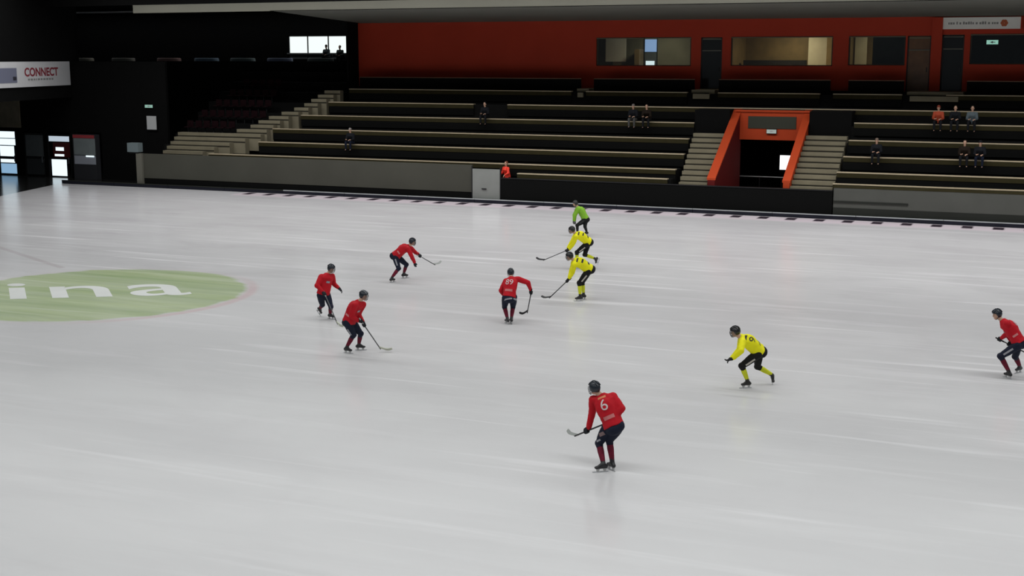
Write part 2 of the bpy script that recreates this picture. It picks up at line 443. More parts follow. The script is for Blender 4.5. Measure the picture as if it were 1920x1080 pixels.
o = empty('barrier', (-18.55, 64.15, 0)); boxes('padding', black, o, (-9.05, 8.4, 0, .22, .05, 1.33)); boxes('cap', dark_metal, o, (-9.05, 8.4, -.02, .24, 1.33, 1.37))
tag(o, 'long black padded barrier in front of the tunnel', 'barrier')
o = empty('gate', (-28.5, 64.2, 0)); boxes('panel', grey_door, o, (-.8, .8, 0, .08, .14, 1.80)); boxes('post', dark_metal, o, (-.86, -.8, 0, .1, 0, 1.9)); boxes('post', dark_metal, o, (.8, .86, 0, .1, 0, 1.9))
boxes('latch', dark_metal, o, (-.25, .02, -.04, 0, .70, .76))
tag(o, 'pale grey gate panel in the low wall beside the black barrier', 'gate')
# rink boards in lengths with a white top rail
xs = [-57.2 + 4.02 * i for i in range(17)]
for i, (a, c) in enumerate(zip(xs, xs[1:])):
    o = empty('rink_board', ((a + c) / 2, 63.9, 0)); h = (c - a) / 2 - .01
    boxes('panel', board_m, o, (-h, h, 0, .05, 0, .17)); boxes('top_rail', rail_m if a > -44 else conc_d, o, (-h, h, -.01, .07, .17, .215))
    w = 'with a dark top rail' if a <= -44 else 'with a white top rail'
    tag(o, 'low navy rink board %s along the far side of the ice' % w, 'rink board', 'rink boards along the far side')

# red tunnel portal
t = empty('tunnel_portal', (-14.2, 69.7, 0))
T = lambda x, y: (x + 14.2, y - 69.7)
def tbox(name, m, x0, x1, y0, y1, z0, z1): return boxes(name, m, t, (x0 + 14.2, x1 + 14.2, y0 - 69.7, y1 - 69.7, z0, z1))
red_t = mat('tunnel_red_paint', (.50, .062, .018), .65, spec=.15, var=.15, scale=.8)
tbox('header', red_t, -16.05, -12.3, 69.7, 69.9, 3.38, 4.86)
tbox('header_panel', mat('olive_panel', (.035, .038, .024), .7), -15.6, -13.05, 69.66, 69.70, 3.98, 4.62)
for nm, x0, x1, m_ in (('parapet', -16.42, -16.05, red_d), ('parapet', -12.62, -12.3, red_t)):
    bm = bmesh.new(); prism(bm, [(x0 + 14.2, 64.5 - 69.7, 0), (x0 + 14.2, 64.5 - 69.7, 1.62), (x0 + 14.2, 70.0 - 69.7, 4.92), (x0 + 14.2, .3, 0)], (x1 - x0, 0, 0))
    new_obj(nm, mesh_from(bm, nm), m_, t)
for x0, x1 in ((-16.46, -16.02), (-12.66, -12.26)):
    bm = bmesh.new(); prism(bm, [(x0 + 14.2, 64.5 - 69.7, 1.62), (x0 + 14.2, 64.5 - 69.7, 1.72), (x0 + 14.2, .3, 5.0), (x0 + 14.2, .3, 4.9)], (x1 - x0, 0, 0))
    new_obj('coping', mesh_from(bm, 'coping'), red_t, t)
tbox('top_rail', red_t, -16.3, -12.3, 69.6, 69.95, 4.86, 4.95)
tag(t, 'orange red tunnel portal in the middle of the stand', 'tunnel')
struct('wall_stairs_head', black2, (-18.35, -16.45, 69.0, 69.9, 0, 4.95), (-12.25, -10.1, 69.0, 69.9, 0, 4.95))
struct('wall_tunnel_back', black2, (-17.2, -12.3, 75.2, 75.4, 0, 4.3)); struct('wall_tunnel_side', black2, (-17.3, -17.2, 70, 75.4, 0, 4.3), (-12.3, -12.2, 70, 75.4, 0, 4.3))
struct('floor_tunnel', rubber, (-17.3, -12.2, 64.5, 75.4, .25, .35))
o = empty('window_tunnel', (-14.5, 75.1, 1.35)); o['kind'] = 'structure'; boxes('pane', mat('tunnel_daylight', (.1, .1, .1), .4, emit=(1, .98, 1), estr=1.3), o, (-.42, .5, 0, .05, .02, .84)); boxes('window_frame', dark_metal, o, (-.47, -.42, -.02, .06, 0, .9), (.5, .55, -.02, .06, 0, .9), (-.47, .55, -.02, .06, .86, .9))
o = empty('handrail', (-15.4, 70.6, .35)); bm = bmesh.new(); tube(bm, [(-1.0, 0, .98), (1.6, 0, .98)], .03); new_obj('rail', mesh_from(bm, 'rail'), mat('rail_grey', (.30, .30, .30), .4, .3), o)
for x in (-.9, .3, 1.5):
    bm = bmesh.new(); tube(bm, [(x, 0, 0), (x, 0, .98)], .025); new_obj('post', mesh_from(bm, 'post'), dark_metal, o)
tag(o, 'thin grey handrail inside the tunnel opening', 'handrail')
def exit_sign(loc, w, h, label, m=green_lamp):
    o = empty('exit_sign', loc); boxes('casing', dark_metal, o, (-w / 2, w / 2, .02, .1, -h / 2, h / 2)); boxes('lamp_face', m, o, (-w / 2 + .02, w / 2 - .02, 0, .02, -h / 2 + .02, h / 2 - .02))
    bm = bmesh.new(); prism(bm, [(-w * .22, -.006, 0), (w * .05, -.006, h * .25), (w * .05, -.006, h * .08), (w * .25, -.006, h * .08), (w * .25, -.006, -h * .08), (w * .05, -.006, -h * .08), (w * .05, -.006, -h * .25)], (0, .005, 0))
    new_obj('arrow', mesh_from(bm, 'arrow'), white_m, o); tag(o, label, 'exit sign', 'exit signs')
exit_sign((-14.32, 69.55, 3.84), .55, .24, 'small pale green exit lamp on the tunnel header', mat('exit_lamp_pale', (.1, .1, .1), .5, emit=(.55, .66, .60), estr=.5))
exit_sign((-52.9, 67.2, 4.70), .62, .22, 'green exit sign high on the black corner wall')
o = empty('wall_notice', (-52.7, 67.15, 3.68)); boxes('board', white_m, o, (-.36, .36, 0, .05, -.42, .42)); boxes('edge_frame', dark_metal, o, (-.39, .39, .03, .06, -.45, .45)); tag(o, 'white notice board on the black corner wall under the exit sign', 'notice board')
o = empty('bag', (-15.65, 66.2, .35)); bm = bmesh.new(); ellipsoid(bm, (0, 0, .22), (Vector((.45, 0, 0)), Vector((0, .2, 0)), Vector((0, 0, .22)))); ob = fuse(bm, 'body', mat('bag_blue', (.04, .06, .12), .7), o, .03)
bm = bmesh.new(); tube(bm, [(-.2, 0, .40), (-.1, 0, .52), (.1, 0, .52), (.2, 0, .40)], .02); new_obj('handle', mesh_from(bm, 'handle'), dark_metal, o); tag(o, 'dark blue bag on the floor inside the tunnel', 'bag')

# red wall with windows and doors
YW = 74.2
wins = [(-25.8, -20.05, 7.22, 8.86), (-17.74, -12.05, 7.24, 8.86), (-11.2, -8.2, 7.28, 8.86), (-4.9, 1.6, 7.35, 8.93)]
drs = [(-19.47, -18.24, 5.93, 8.84), (-8.1, -6.87, 5.93, 8.85), (-6.32, -5.2, 5.93, 8.9)]
ops = sorted(wins + drs); bs = []; x = -41.8
for a, c, z0, z1 in ops:
    bs.append((x, a, YW, YW + .25, 5.9, 9.85)); bs.append((a, c, YW, YW + .25, z1, 9.85))
    if z0 > 6: bs.append((a, c, YW, YW + .25, 5.9, z0))
    x = c
bs.append((x, XE, YW, YW + .25, 5.9, 9.85))
struct('wall_red', red, *bs)
struct('wall_red_end', black2, (-41.95, -41.8, 72.9, 80, 5.0, 14))
struct('trim_pilaster', red, (-6.87, -6.32, YW - .18, YW, 5.93, 9.8))
# soffit and the edge beam
bm = bmesh.new(); prism(bm, [(-41.6, 64.2, 10.28), (-41.6, 74.3, 9.84), (-41.6, 74.3, 10.1), (-41.6, 64.2, 10.5)], (XE + 41.6, 0, 0))
o = new_obj('ceiling_soffit', mesh_from(bm, 'ceiling_soffit'), soffit_m); o['kind'] = 'structure'
struct('trim_beam', beam_m, (-51.1, XE, 63.9, 64.2, 10.28, 10.74))
struct('trim_beam_groove', black2, (-41.6, XE, 63.88, 63.9, 10.27, 10.30))
struct('wall_far_upper', black2, (-84, 30, 63.9, 64.1, 10.74, 14.4)); struct('wall_stand_side', black2, (XE, XE + .2, 64.2, 79, 0, 10.74))
# rooms behind the windows
def room(n, x0, x1, wm, watts, colr=(1, .85, .6)):
    struct('wall_room_%d' % n, wm, (x0, x1, 78.5, 78.6, 5.9, 9.7), (x0 - .05, x0, 74.45, 78.6, 5.9, 9.7), (x1, x1 + .05, 74.45, 78.6, 5.9, 9.7), (x0, x1, 74.45, 78.6, 9.7, 9.75), (x0, x1, 74.45, 78.6, 5.85, 5.92))
    if watts:
        o = empty('room_lamp', ((x0 + x1) / 2, 76.4, 9.45)); boxes('lamp_body', white_m, o, (-.6, .6, -.12, .12, 0, .1))
        ld = bpy.data.lights.new('room_lamp_light', 'AREA'); ld.size = 1.0; ld.energy = watts; ld.color = colr
        lo = bpy.data.objects.new('room_lamp_light', ld); COL.objects.link(lo); lo.parent = o; lo.location = (0, 0, -.02)
        tag(o, 'ceiling lamp inside room %d behind the red wall' % n, 'ceiling lamp', 'lamps in the rooms behind the red wall'); o['label'] = ['', 'ceiling lamp in the room with the bright blue window strip', 'ceiling lamp in the room with the cream curtain', 'ceiling lamp in the room beside the brown door'][n]
room(1, -27.2, -18.0, mat('room_olive', (.16, .15, .10), .8, var=.4, scale=.7), 60, (1, .92, .75))
room(2, -17.85, -11.6, room_wood, 100)
room(3, -11.45, -6.6, room_wood, 50)
room(4, -6.45, XE, room_dark, 0)
def prop(name, m, lab, cat, bx): o = boxes(name, m, None, bx); tag(o, lab, cat); return o
prop('curtain', mat('pale_olive_curtain', (.42, .40, .27), .8, var=.2, scale=3), 'pale curtain behind the window with the blue strip', 'curtain', (-26.1, -25.55, 78.2, 78.3, 6.5, 9.2))
prop('projection_screen', mat('screen_cream', (.75, .73, .60), .7), 'cream screen on the room wall behind the window with the blue strip', 'screen', (-26.5, -25.2, 78.0, 78.1, 7.45, 9.2))
prop('wood_cabinet', room_wood, 'brown cabinet behind the window with the blue strip', 'cabinet', (-24.45, -24.15, 77.4, 78.3, 5.92, 8.2))
o = empty('window_9', (-23.72, 78.4, 7.2)); o['kind'] = 'structure'; boxes('pane', daylight_b, o, (-.38, .38, 0, .03, .85, 1.6)); boxes('lower_pane', dull_glass, o, (-.38, .38, 0, .03, .1, .8)); boxes('window_frame', dark_metal, o, (-.42, -.38, -.03, .04, 0, 1.65), (.38, .42, -.03, .04, 0, 1.65)); boxes('sill_light', daylight, o, (-.3, .25, -.03, .0, .02, .3))
prop('curtain', cream, 'cream curtain drawn at one side of the long window', 'curtain', (-14.1, -13.05, 78.2, 78.3, 6.6, 9.5)); 
prop('curtain', mat('buff_curtain', (.34, .24, .10), .8, var=.2, scale=3), 'buff curtain hanging next to the cream curtain', 'curtain', (-13.05, -11.75, 78.2, 78.3, 6.6, 9.5))
prop('dark_cupboard', room_dark, 'long dark low cupboard behind the curtain window', 'cupboard', (-17.6, -14.0, 76.8, 77.3, 5.92, 7.55))
prop('partition', room_dark, 'dark partition behind the window next to the brown door', 'partition', (-10.1, -8.25, 75.6, 75.7, 5.92, 9.4))
prop('curtain', cream, 'narrow cream curtain behind the window next to the brown door', 'curtain', (-11.35, -10.7, 77.6, 77.7, 6.6, 9.5))
exit_sign((-3.82, 74.5, 8.50), .62, .26, 'bright green exit lamp behind the dark window under the sign', mat('exit_lamp_bright', (.1, .1, .1), .5, emit=(.45, .85, .72), estr=.8))
for i, (a, c, z0, z1) in enumerate(wins):
    o = empty('window_%d' % (i + 1), ((a + c) / 2, YW + .1, z0)); o['kind'] = 'structure'; h = (c - a) / 2; H_ = z1 - z0
    fm = mat('window_frame_paint', (.035, .028, .018), .6)
    boxes('window_frame', fm, o, (-h, -h + .07, -.02, .06, 0, H_), (h - .07, h, -.02, .06, 0, H_), (-h, h, -.02, .06, 0, .05), (-h, h, -.02, .06, H_ - .05, H_))
    boxes('head_strip', mat('head_strip_paint', (.16, .14, .09), .6), o, (-h, h, -.08, -.04, H_ - .07, H_ - .03))
    boxes('pane', glass, o, (-h + .07, h - .07, .01, .025, .05, H_ - .05))
for i, (a, c, z0, z1) in enumerate(drs):
    o = empty('door_%d' % (i + 1), ((a + c) / 2, YW + .08, z0)); o['kind'] = 'structure'; h = (c - a) / 2; H_ = z1 - z0
    dm = mat('brown_door_glass', (.13, .06, .024), .3, var=.5, scale=2) if i == 1 else dim_glass
    boxes('door_leaf', dm, o, (-h + .07, h - .07, .0, .05, 0, H_ - .75)); boxes('door_frame', mat('door_frame_dark', (.018, .012, .010), .6), o, (-h, -h + .07, -.02, .08, 0, H_), (h - .07, h, -.02, .08, 0, H_), (-h, h, -.02, .08, H_ - .06, H_))
    boxes('transom', mat('transom_paint', (.12, .12, .09), .5), o, (-h + .07, h - .07, -.04, .04, H_ - .78, H_ - .72), (-h + .07, h - .07, -.04, .04, H_ - .14, H_ - .09)); boxes('transom_pane', dm, o, (-h + .07, h - .07, .01, .03, H_ - .72, H_ - .1))
    boxes('door_handle', dark_metal, o, (h - .2, h - .16, -.06, 0, 1.0, 1.25))
# pale sign board over the doors
o = empty('wall_sign', (-4.55, YW - .14, 9.48)); boxes('board', sign_m, o, (-2.1, 2.08, 0, .12, -.30, .31)); boxes('red_edge', red, o, (-2.16, -2.1, 0, .12, -.3, .31), (2.08, 2.14, 0, .12, -.3, .31))
bm = bmesh.new(); random.seed(3); x = -1.5
while x < .95:
    w_ = random.uniform(.05, .11); box(bm, x, x + w_, -.006, 0, -.055, .05 if random.random() > .3 else .085); x += w_ + random.choice((.03, .03, .03, .09))
new_obj('line_of_lettering', mesh_from(bm, 'line_of_lettering'), mat('sign_grey_ink', (.26, .26, .245), .6), o)
bm = bmesh.new()
for a in range(6):
    c_, s_ = math.cos(a * math.pi / 3), math.sin(a * math.pi / 3); ellipsoid(bm, (1.28 + .1 * c_, -.01, .1 * s_ - .0), (Vector((.09, 0, 0)), Vector((0, .008, 0)), Vector((0, 0, .09))), 10, 6)
new_obj('emblem', mesh_from(bm, 'emblem'), mat('emblem_orange', (.50, .11, .03), .5), o)
tag(o, 'long pale sign with faint grey lettering and an orange emblem', 'sign')

# corner and entrance
struct('wall_corner_parapet', black2, (-84, -41.95, 76.0, 76.2, 0, 7.45)); struct('wall_cafe_back', black2, (-84, -50.7, 80, 80.2, 6.6, 14), (-50.7, -45.4, 80, 80.2, 9.22, 14), (-50.7, -45.4, 80, 80.2, 6.6, 7.6), (-45.4, -41.9, 80, 80.2, 6.6, 14))
struct('floor_cafe', black2, (-84, -41.9, 76.2, 80, 6.5, 6.65)); struct('ceiling_cafe', black2, (-84, -41.9, 74.2, 80.2, 11.02, 11.2))
struct('wall_corner_grey', mat('corner_grey', (.16, .18, .185), .7), (-45.3, -44.85, 79.7, 80, 6.65, 10))
o = empty('window_5', (-48.05, 80.05, 7.6)); o['kind'] = 'structure'
boxes('pane', mat('cafe_daylight', (.1, .1, .1), .4, emit=(.93, 1, .98), estr=1.0), o, (-2.65, 2.65, .03, .06, .42, 1.62))
boxes('window_frame', dark_metal, o, (-2.65, -2.55, -.03, .03, 0, 1.62), (.55, .62, -.03, .03, 0, 1.62), (-1.1, -1.03, -.03, .03, 0, 1.62), (2.58, 2.65, -.03, .03, 0, 1.62), (-2.65, 2.65, -.03, .03, 1.55, 1.62)); boxes('window_sill', mat('sill_grey', (.18, .19, .19), .6), o, (-2.7, 2.7, -.15, .02, .34, .42)); boxes('lower_panel', mat('sill_panel', (.11, .12, .12), .6, var=.4, scale=1), o, (-2.65, 2.65, -.02, .03, -.2, .34))
# seating across the slanting stairs, under dark covers
bm = bmesh.new()
for i in range(8):
    y = 66.6 + 1.2 * i; z = 2.4 + .62 * i; box(bm, -51.4, (-50.6 if y < 67.2 else -46.2 if y < 68 else -43.6 if y < 70 else -42.2), y, y + 1.2, 0, z)
o = new_obj('floor_terrace_corner', mesh_from(bm, 'floor_terrace_corner'), terrace_m); o['kind'] = 'structure'
seat_red = mat('seat_dark_red', (.013, .0035, .005), .7, spec=.1)
shell = None
for r_ in range(5):
    for s_ in range(9 - r_):
        x = -50.6 + .62 * s_ + .25 * r_; y = 68.1 + 1.2 * r_; z = 2.4 + .62 * (r_ + 1)
        if x > (-46.9 if r_ < 1 else -44.4 if r_ < 3 else -43): continue
        if shell is None:
            q = empty('stadium_seat', (x, y, z)); boxes('seat', seat_red, q, (-.22, .22, -.2, .2, .38, .43)); boxes('backrest', seat_red, q, (-.22, .22, .18, .22, .43, .80)); boxes('bracket', dark_metal, q, (-.03, .03, -.02, .03, 0, .38))
            shell = q
        else:
            q = shell.copy(); COL.objects.link(q); q.location = (x, y, z)
            for ch in shell.children: c2 = ch.copy(); COL.objects.link(c2); c2.parent = q
        tag(q, 'dark red folding seat in the unlit corner block', 'seat', 'dark red seats in the corner block')
struct('wall_entrance', black2, (-84, -65.4, 67.3, 67.5, 0, 7.45), (-65.4, -56.8, 67.3, 67.5, 2.95, 7.45), (-56.8, -51.6, 67.3, 67.5, 0, 7.45), (-63.9, -63.2, 67.3, 67.5, 0, 2.95), (-61.55, -61.25, 67.3, 67.5, 0, 2.95), (-59.35, -58.75, 67.3, 67.5, 0, 2.95))
struct('wall_entrance_panel', mat('beige_wall', (.22, .19, .13), .8, var=.3), (-65.2, -63.35, 67.2, 67.3, 3.15, 4.98))
def gdoor(n, x0, x1, z0, z1, parts):
    o = empty('door_%d' % n, ((x0 + x1) / 2, 67.35, 0)); o['kind'] = 'structure'; h = (x1 - x0) / 2
    boxes('door_frame', dark_metal, o, (-h, -h + .06, -.03, .06, 0, z1), (h - .06, h, -.03, .06, 0, z1), (-h, h, -.03, .06, z1 - .06, z1), (-h, h, -.03, .06, 1.18, 1.24))
    for nm, m_, a, c, b0, b1 in parts: boxes(nm, m_, o, (a, c, .0, .03, b0, b1))
    boxes('door_handle', steel, o, (h - .2, h - .16, -.08, -.03, .9, 1.3))
gdoor(4, -65.4, -63.9, 0, 2.95, [('upper_pane', daylight, -.7, .62, 2.45, 2.88), ('pane', daylight, -.7, .66, 1.98, 2.40), ('pane', daylight, -.7, .5, 1.24, 1.92), ('kick_pane', mat('blue_daylight_low', (.1, .1, .1), .4, emit=(.32, .55, .80), estr=.75), -.7, .68, .1, .75), ('lower_pane', daylight, -.7, .5, .82, 1.05)])
gdoor(5, -63.2, -61.55, 0, 2.8, [('upper_pane', dull_glass, -.75, .75, 1.3, 2.7), ('lower_pane', dim_glass, -.75, .75, .1, 1.15)])
gdoor(6, -61.25, -59.35, 0, 2.75, [('upper_pane', mat('soft_daylight', (.1, .1, .1), .4, emit=(.62, .72, .82), estr=.75), -.85, .8, 2.32, 2.66), ('pane', mat('dark_red_reflection', (.08, .006, .006), .3), -.55, .85, 1.3, 2.25), ('lamp_pane', daylight, -.3, .35, 1.72, 1.95), ('lamp_pane', daylight, -.4, .35, 1.36, 1.5), ('lower_pane', daylight, -.72, .5, .08, 1.15)])
for c_ in [q for q in bpy.data.objects if q.name.startswith('lamp_pane')]: c_.location.y = -.03
# vending machine
o = empty('vending_machine', (-57.85, 66.9, 0)); boxes('cabinet', mat('vending_dark', (.03, .03, .035), .5), o, (-.95, .9, 0, .38, 0, 2.85))
boxes('header', mat('vending_red', (.40, .05, .06), .5), o, (-.9, .8, -.03, 0, 2.62, 2.82)); boxes('front_glass', mat('vending_front', (.22, .25, .255), .3, var=.35, scale=1.2), o, (-.85, .85, -.03, 0, 1.55, 2.6)); boxes('dispenser', mat('vending_pale', (.38, .40, .46), .4), o, (-.85, .85, -.03, 0, .95, 1.5)); boxes('lamp', daylight, o, (0.1, .75, -.05, -.03, 1.42, 1.52))
tag(o, 'vending machine with a red top band beside the bright entrance doors', 'vending machine')
# end gallery with the banner
def along(s, z, off=0): p = E0 + ED * s + EN * off; return (p.x, p.y, z)
bm = bmesh.new(); prism(bm, [along(-1.5, 5.2), along(40, 5.2), along(40, 14.2), along(-1.5, 14.2)], -EN * .4)
o = new_obj('wall_end_gallery', mesh_from(bm, 'wall_end_gallery'), black2); o['kind'] = 'structure'
o = empty('banner', along(0, 0)); bm = bmesh.new()
def al(s, z, off=0): p = ED * s + EN * off; return (p.x, p.y, z)
prism(bm, [al(.15, 5.98, .06), al(15, 5.98, .06), al(15, 7.46, .06), al(.15, 7.46, .06)], EN * .03)
new_obj('cloth', mesh_from(bm, 'cloth'), mat('banner_white', (.62, .62, .63), .7, var=.1, scale=.6), o)
tm = text_mesh('CONNECT', .95, 0, .03); xm = max(v.co.x for v in tm.vertices)
for v in tm.vertices: q = al(4.1 - v.co.x * 2.25 / xm, 6.82 + v.co.y * .72, .10); v.co = q
new_obj('red_lettering', tm, mat('banner_red', (.27, .035, .05), .6), o)
bm = bmesh.new(); random.seed(5); s = 2.6
while s < 5.9:
    w_ = random.uniform(.12, .3); prism(bm, [al(s, 6.36, .095), al(s + w_, 6.36, .095), al(s + w_, 6.46, .095), al(s, 6.46, .095)], EN * .008); s += w_ + .1
new_obj('small_lettering', mesh_from(bm, 'small_lettering'), mat('banner_grey_ink', (.28, .28, .27), .6), o)
bm = bmesh.new(); prism(bm, [al(7.3, 6.25, .095), al(9.6, 6.25, .095), al(9.6, 7.1, .095), al(7.3, 7.1, .095)], EN * .008)
new_obj('blue_block', mesh_from(bm, 'blue_block'), mat('banner_blue_grey', (.17, .18, .25), .6), o)
bm = bmesh.new(); prism(bm, [al(7.4, 6.4, .11), al(7.8, 6.4, .11), al(7.8, 6.6, .11), al(7.4, 6.6, .11)], EN * .008)
new_obj('dark_mark', mesh_from(bm, 'dark_mark'), mat('banner_dark', (.03, .03, .04), .6), o)
tag(o, 'long white banner with red lettering hanging on the end gallery', 'banner')
# cafe tables behind the parapet
tt = [(-66.5, .3, (.30, .28, .22)), (-62.8, .25, (.25, .24, .2)), (-58.8, .35, (.34, .20, .18)), (-55.6, .3, (.20, .28, .36)), (-52.6, .3, (.17, .22, .22)), (-49.6, .32, (.26, .30, .42)), (-46.4, .4, (.17, .20, .19))]
for i, (x, w_, c_) in enumerate(tt):
    o = empty('cafe_table', (x, 77.2, 6.65)); m_ = mat('cloth_%d' % i, c_, .7)
    bm = bmesh.new(); loft(bm, [((0, 0, .55), Vector((1.0, 0, 0)), Vector((0, .42, 0))), ((0, 0, .98), Vector((.96, 0, 0)), Vector((0, .4, 0))), ((0, 0, 1.02), Vector((.9, 0, 0)), Vector((0, .38, 0)))]); new_obj('tablecloth', mesh_from(bm, 'tablecloth', True), m_, o)
    bm = bmesh.new(); tube(bm, [(0, 0, 0), (0, 0, .6)], .06); new_obj('leg', mesh_from(bm, 'leg'), dark_metal, o)
    tag(o, '%s covered cafe table behind the black parapet' % ['olive', 'beige', 'rose', 'pale blue', 'grey green', 'blue', 'grey'][i], 'table', 'cafe tables behind the parapet')
ld = bpy.data.lights.new('cafe_light', 'AREA'); ld.shape = 'RECTANGLE'; ld.size = 26; ld.size_y = .5; ld.energy = 110; ld.color = (.95, .97, 1)
lo = bpy.data.objects.new('cafe_light', ld); COL.objects.link(lo)
o = boxes('cafe_light_strip', house, None, (-13, 13, -.3, .3, 0, .1)); o.location = (-57, 78.2, 10.9); lo.parent = o; lo.location = (0, 0, -.03); tag(o, 'long strip light on the cafe ceiling', 'ceiling light')

# ------------------------------------------------------------------ people
V = Vector
skin = mat('skin', (.50, .30, .21), .5)
HAIR = mat('dark_hair', (.025, .018, .012), .7)
EYE = mat('eye_dark', (.02, .015, .012), .2)
KIT = dict(
    red=dict(jersey=mat('jersey_red', (.47, .008, .017), .75, spec=.2, var=.12, scale=5), shorts=mat('shorts_navy', (.010, .014, .030), .8, spec=.2, var=.2, scale=6),
             pad=mat('kneepad_navy', (.010, .012, .028), .7, spec=.2), sock=mat('sock_maroon', (.135, .010, .026), .8, spec=.2, var=.55, scale=14), glove=mat('glove_black', (.014, .016, .020), .7, spec=.2),
             boot=mat('boot_black', (.010, .010, .012), .45), helmet=mat('helmet_navy', (.012, .018, .026), .32), stripe=mat('stripe_grey', (.30, .30, .33), .7)),
    yellow=dict(jersey=mat('jersey_yellow', (.84, .80, .012), .75, spec=.2, var=.10, scale=5), shorts=mat('shorts_black', (.011, .011, .011), .8, spec=.2, var=.2, scale=6),
             pad=mat('kneepad_black', (.010, .010, .010), .7, spec=.2), sock=mat('sock_yellow', (.62, .66, .03), .8, spec=.2, var=.1, scale=8), glove=mat('glove_dark', (.015, .015, .017), .7, spec=.2),
             boot=mat('boot_black2', (.012, .011, .011), .45), helmet=mat('helmet_black', (.012, .012, .014), .32), stripe=mat('stripe_white', (.46, .43, .38), .7)),
    green=dict(jersey=mat('jersey_green', (.22, .46, .035), .75, spec=.2, var=.12, scale=5), shorts=mat('trousers_black', (.008, .008, .008), .8, spec=.2),
             pad=mat('trousers_black_knee', (.009, .009, .009), .8, spec=.2), sock=mat('trousers_black_low', (.009, .009, .009), .8, spec=.2), glove=mat('glove_grey', (.10, .10, .10), .7), boot=mat('boot_black3', (.01, .01, .01), .45),
             helmet=mat('helmet_dark_grey', (.02, .02, .022), .35), stripe=mat('stripe_black', (.01, .01, .01), .7)))
cage_m = mat('cage_grey', (.16, .165, .17), .35, .6)
runner_m = mat('skate_runner', (.50, .52, .54), .3, .5)
holder_m = mat('skate_holder', (.45, .45, .45), .5)
number_w = mat('number_white', (.62, .52, .52), .7)
number_k = mat('number_black', (.02, .02, .015), .7)

def frame_of(j):
    up = (V(j['neck']) - V(j['pel'])).normalized(); lat = V(j['sR']) - V(j['sL']); lat = (lat - up * lat.dot(up)).normalized()
    hl = V(j['hR']) - V(j['hL']); hl = (hl - up * hl.dot(up)).normalized()
    return up, lat, up.cross(lat), hl, up.cross(hl)
def hand_shape(bm, w, g, shaft, side, r=1.0, body=False):
    """palm, four bent fingers of different lengths and a thumb; closes round the shaft line if there is one"""
    w = V(w); g = V(g)
    if shaft is not None:
        a, b_ = shaft; s = (b_ - a).normalized(); c = a + s * (g - a).dot(s)
        d = c - w; d = d - s * d.dot(s)
        d = d.normalized() if d.length > .02 else s.orthogonal().normalized()
        n = s.cross(d) * (1 if side == 'R' else -1)
        kn = c - d * .038
        capsule(bm, w, .036 * r, kn, .036 * r)
        ellipsoid(bm, kn + n * .006, (s * .048 * r, d * .026 * r, n * .040 * r))
        for i, (ln, fr) in enumerate(((300, .0118), (325, .0125), (310, .0120), (270, .0105))):
            off = (i - 1.5) * .0245; pts = []
            for k in range(6):
                th = R(130 - ln * k / 5 * .82)
                pts.append(c + s * off + (d * -math.cos(R(180) - th) * 1.0 + n * math.sin(th)) * .031 * r)
            for p, q in zip(pts, pts[1:]): capsule(bm, p, fr * r, q, fr * r * .95, 8)
        t0 = kn - s * .03 - n * .02; t1 = c - s * .042 - n * .030; t2 = c - s * .040 + d * .024 - n * .012
        capsule(bm, t0, .015 * r, t1, .0135 * r, 8); capsule(bm, t1, .0135 * r, t2, .0115 * r, 8)
    else:
        d = (g - w).normalized(); s = d.orthogonal().normalized() if abs(d.z) > .9 else d.cross(V((0, 0, 1))).normalized(); n = d.cross(s) * (1 if side == 'R' else -1)
        capsule(bm, w, .034 * r, w + d * .03, .036 * r)
        ellipsoid(bm, w + d * .062, (s * .044 * r, d * .05 * r, n * .022 * r))
        for i, (ln, fr) in enumerate(((.070, .0108), (.080, .0115), (.074, .0110), (.058, .0098))):
            p = w + d * .098 + s * (i - 1.5) * .022; q = p + (d * .85 - n * .4).normalized() * ln * .5; q2 = q + (d * .45 - n * .9).normalized() * ln * .5
            capsule(bm, p - d * .02, fr * r, q, fr * r, 8); capsule(bm, q, fr * r, q2, fr * r * .85, 8)
        sg = -1 if side == 'R' else 1
        p = w + d * .035 + s * .034 * sg; q = p + (d * .6 + s * sg * .75 - n * .2).normalized() * .04; q2 = q + (d * .9 + s * sg * .1 - n * .4).normalized() * .03
        capsule(bm, p, .016 * r, q, .013 * r, 8); capsule(bm, q, .013 * r, q2, .011 * r, 8)
def patch(target, name, m, c, nrm, up, w, h, lift=.006, res=8, me=None):
    """cloth marking laid onto a garment: a grid (or a lettering mesh) dropped along -nrm on to its surface"""
    bv = BVHTree.FromPolygons([v.co for v in target.data.vertices], [p.vertices for p in target.data.polygons])
    nrm = nrm.normalized(); s = up.cross(nrm).normalized(); u = nrm.cross(s)
    if me is None:
        bm = bmesh.new(); bmesh.ops.create_grid(bm, x_segments=res, y_segments=res, size=.5)
        for v in bm.verts: v.co = V((v.co.x * w, v.co.y * h, 0))
    else:
        bm = bmesh.new(); bm.from_mesh(me)
        xs_ = [v.co.x for v in bm.verts]; ys_ = [v.co.y for v in bm.verts]; cx, cy = (max(xs_) + min(xs_)) / 2, (max(ys_) + min(ys_)) / 2
        for v in bm.verts: v.co = V(((v.co.x - cx) / (max(xs_) - min(xs_)) * w, (v.co.y - cy) / (max(ys_) - min(ys_)) * h, 0))
        bmesh.ops.triangulate(bm, faces=bm.faces); bmesh.ops.subdivide_edges(bm, edges=[e for e in bm.edges if e.calc_length() > .03], cuts=3)
    dead = []
    for v in bm.verts:
        p = c + s * v.co.x + u * v.co.y
        hit = bv.ray_cast(p + nrm * .35, -nrm, .7)
        if hit[0] is None: dead.append(v); v.co = p
        else: v.co = hit[0] + nrm * lift
    if dead: bmesh.ops.delete(bm, geom=dead, context='VERTS')
    if not bm.faces: bm.free(); return None
    ob_ = bpy.data.meshes.new(name); bm.to_mesh(ob_); bm.free()
    return new_obj(name, ob_, m, target)
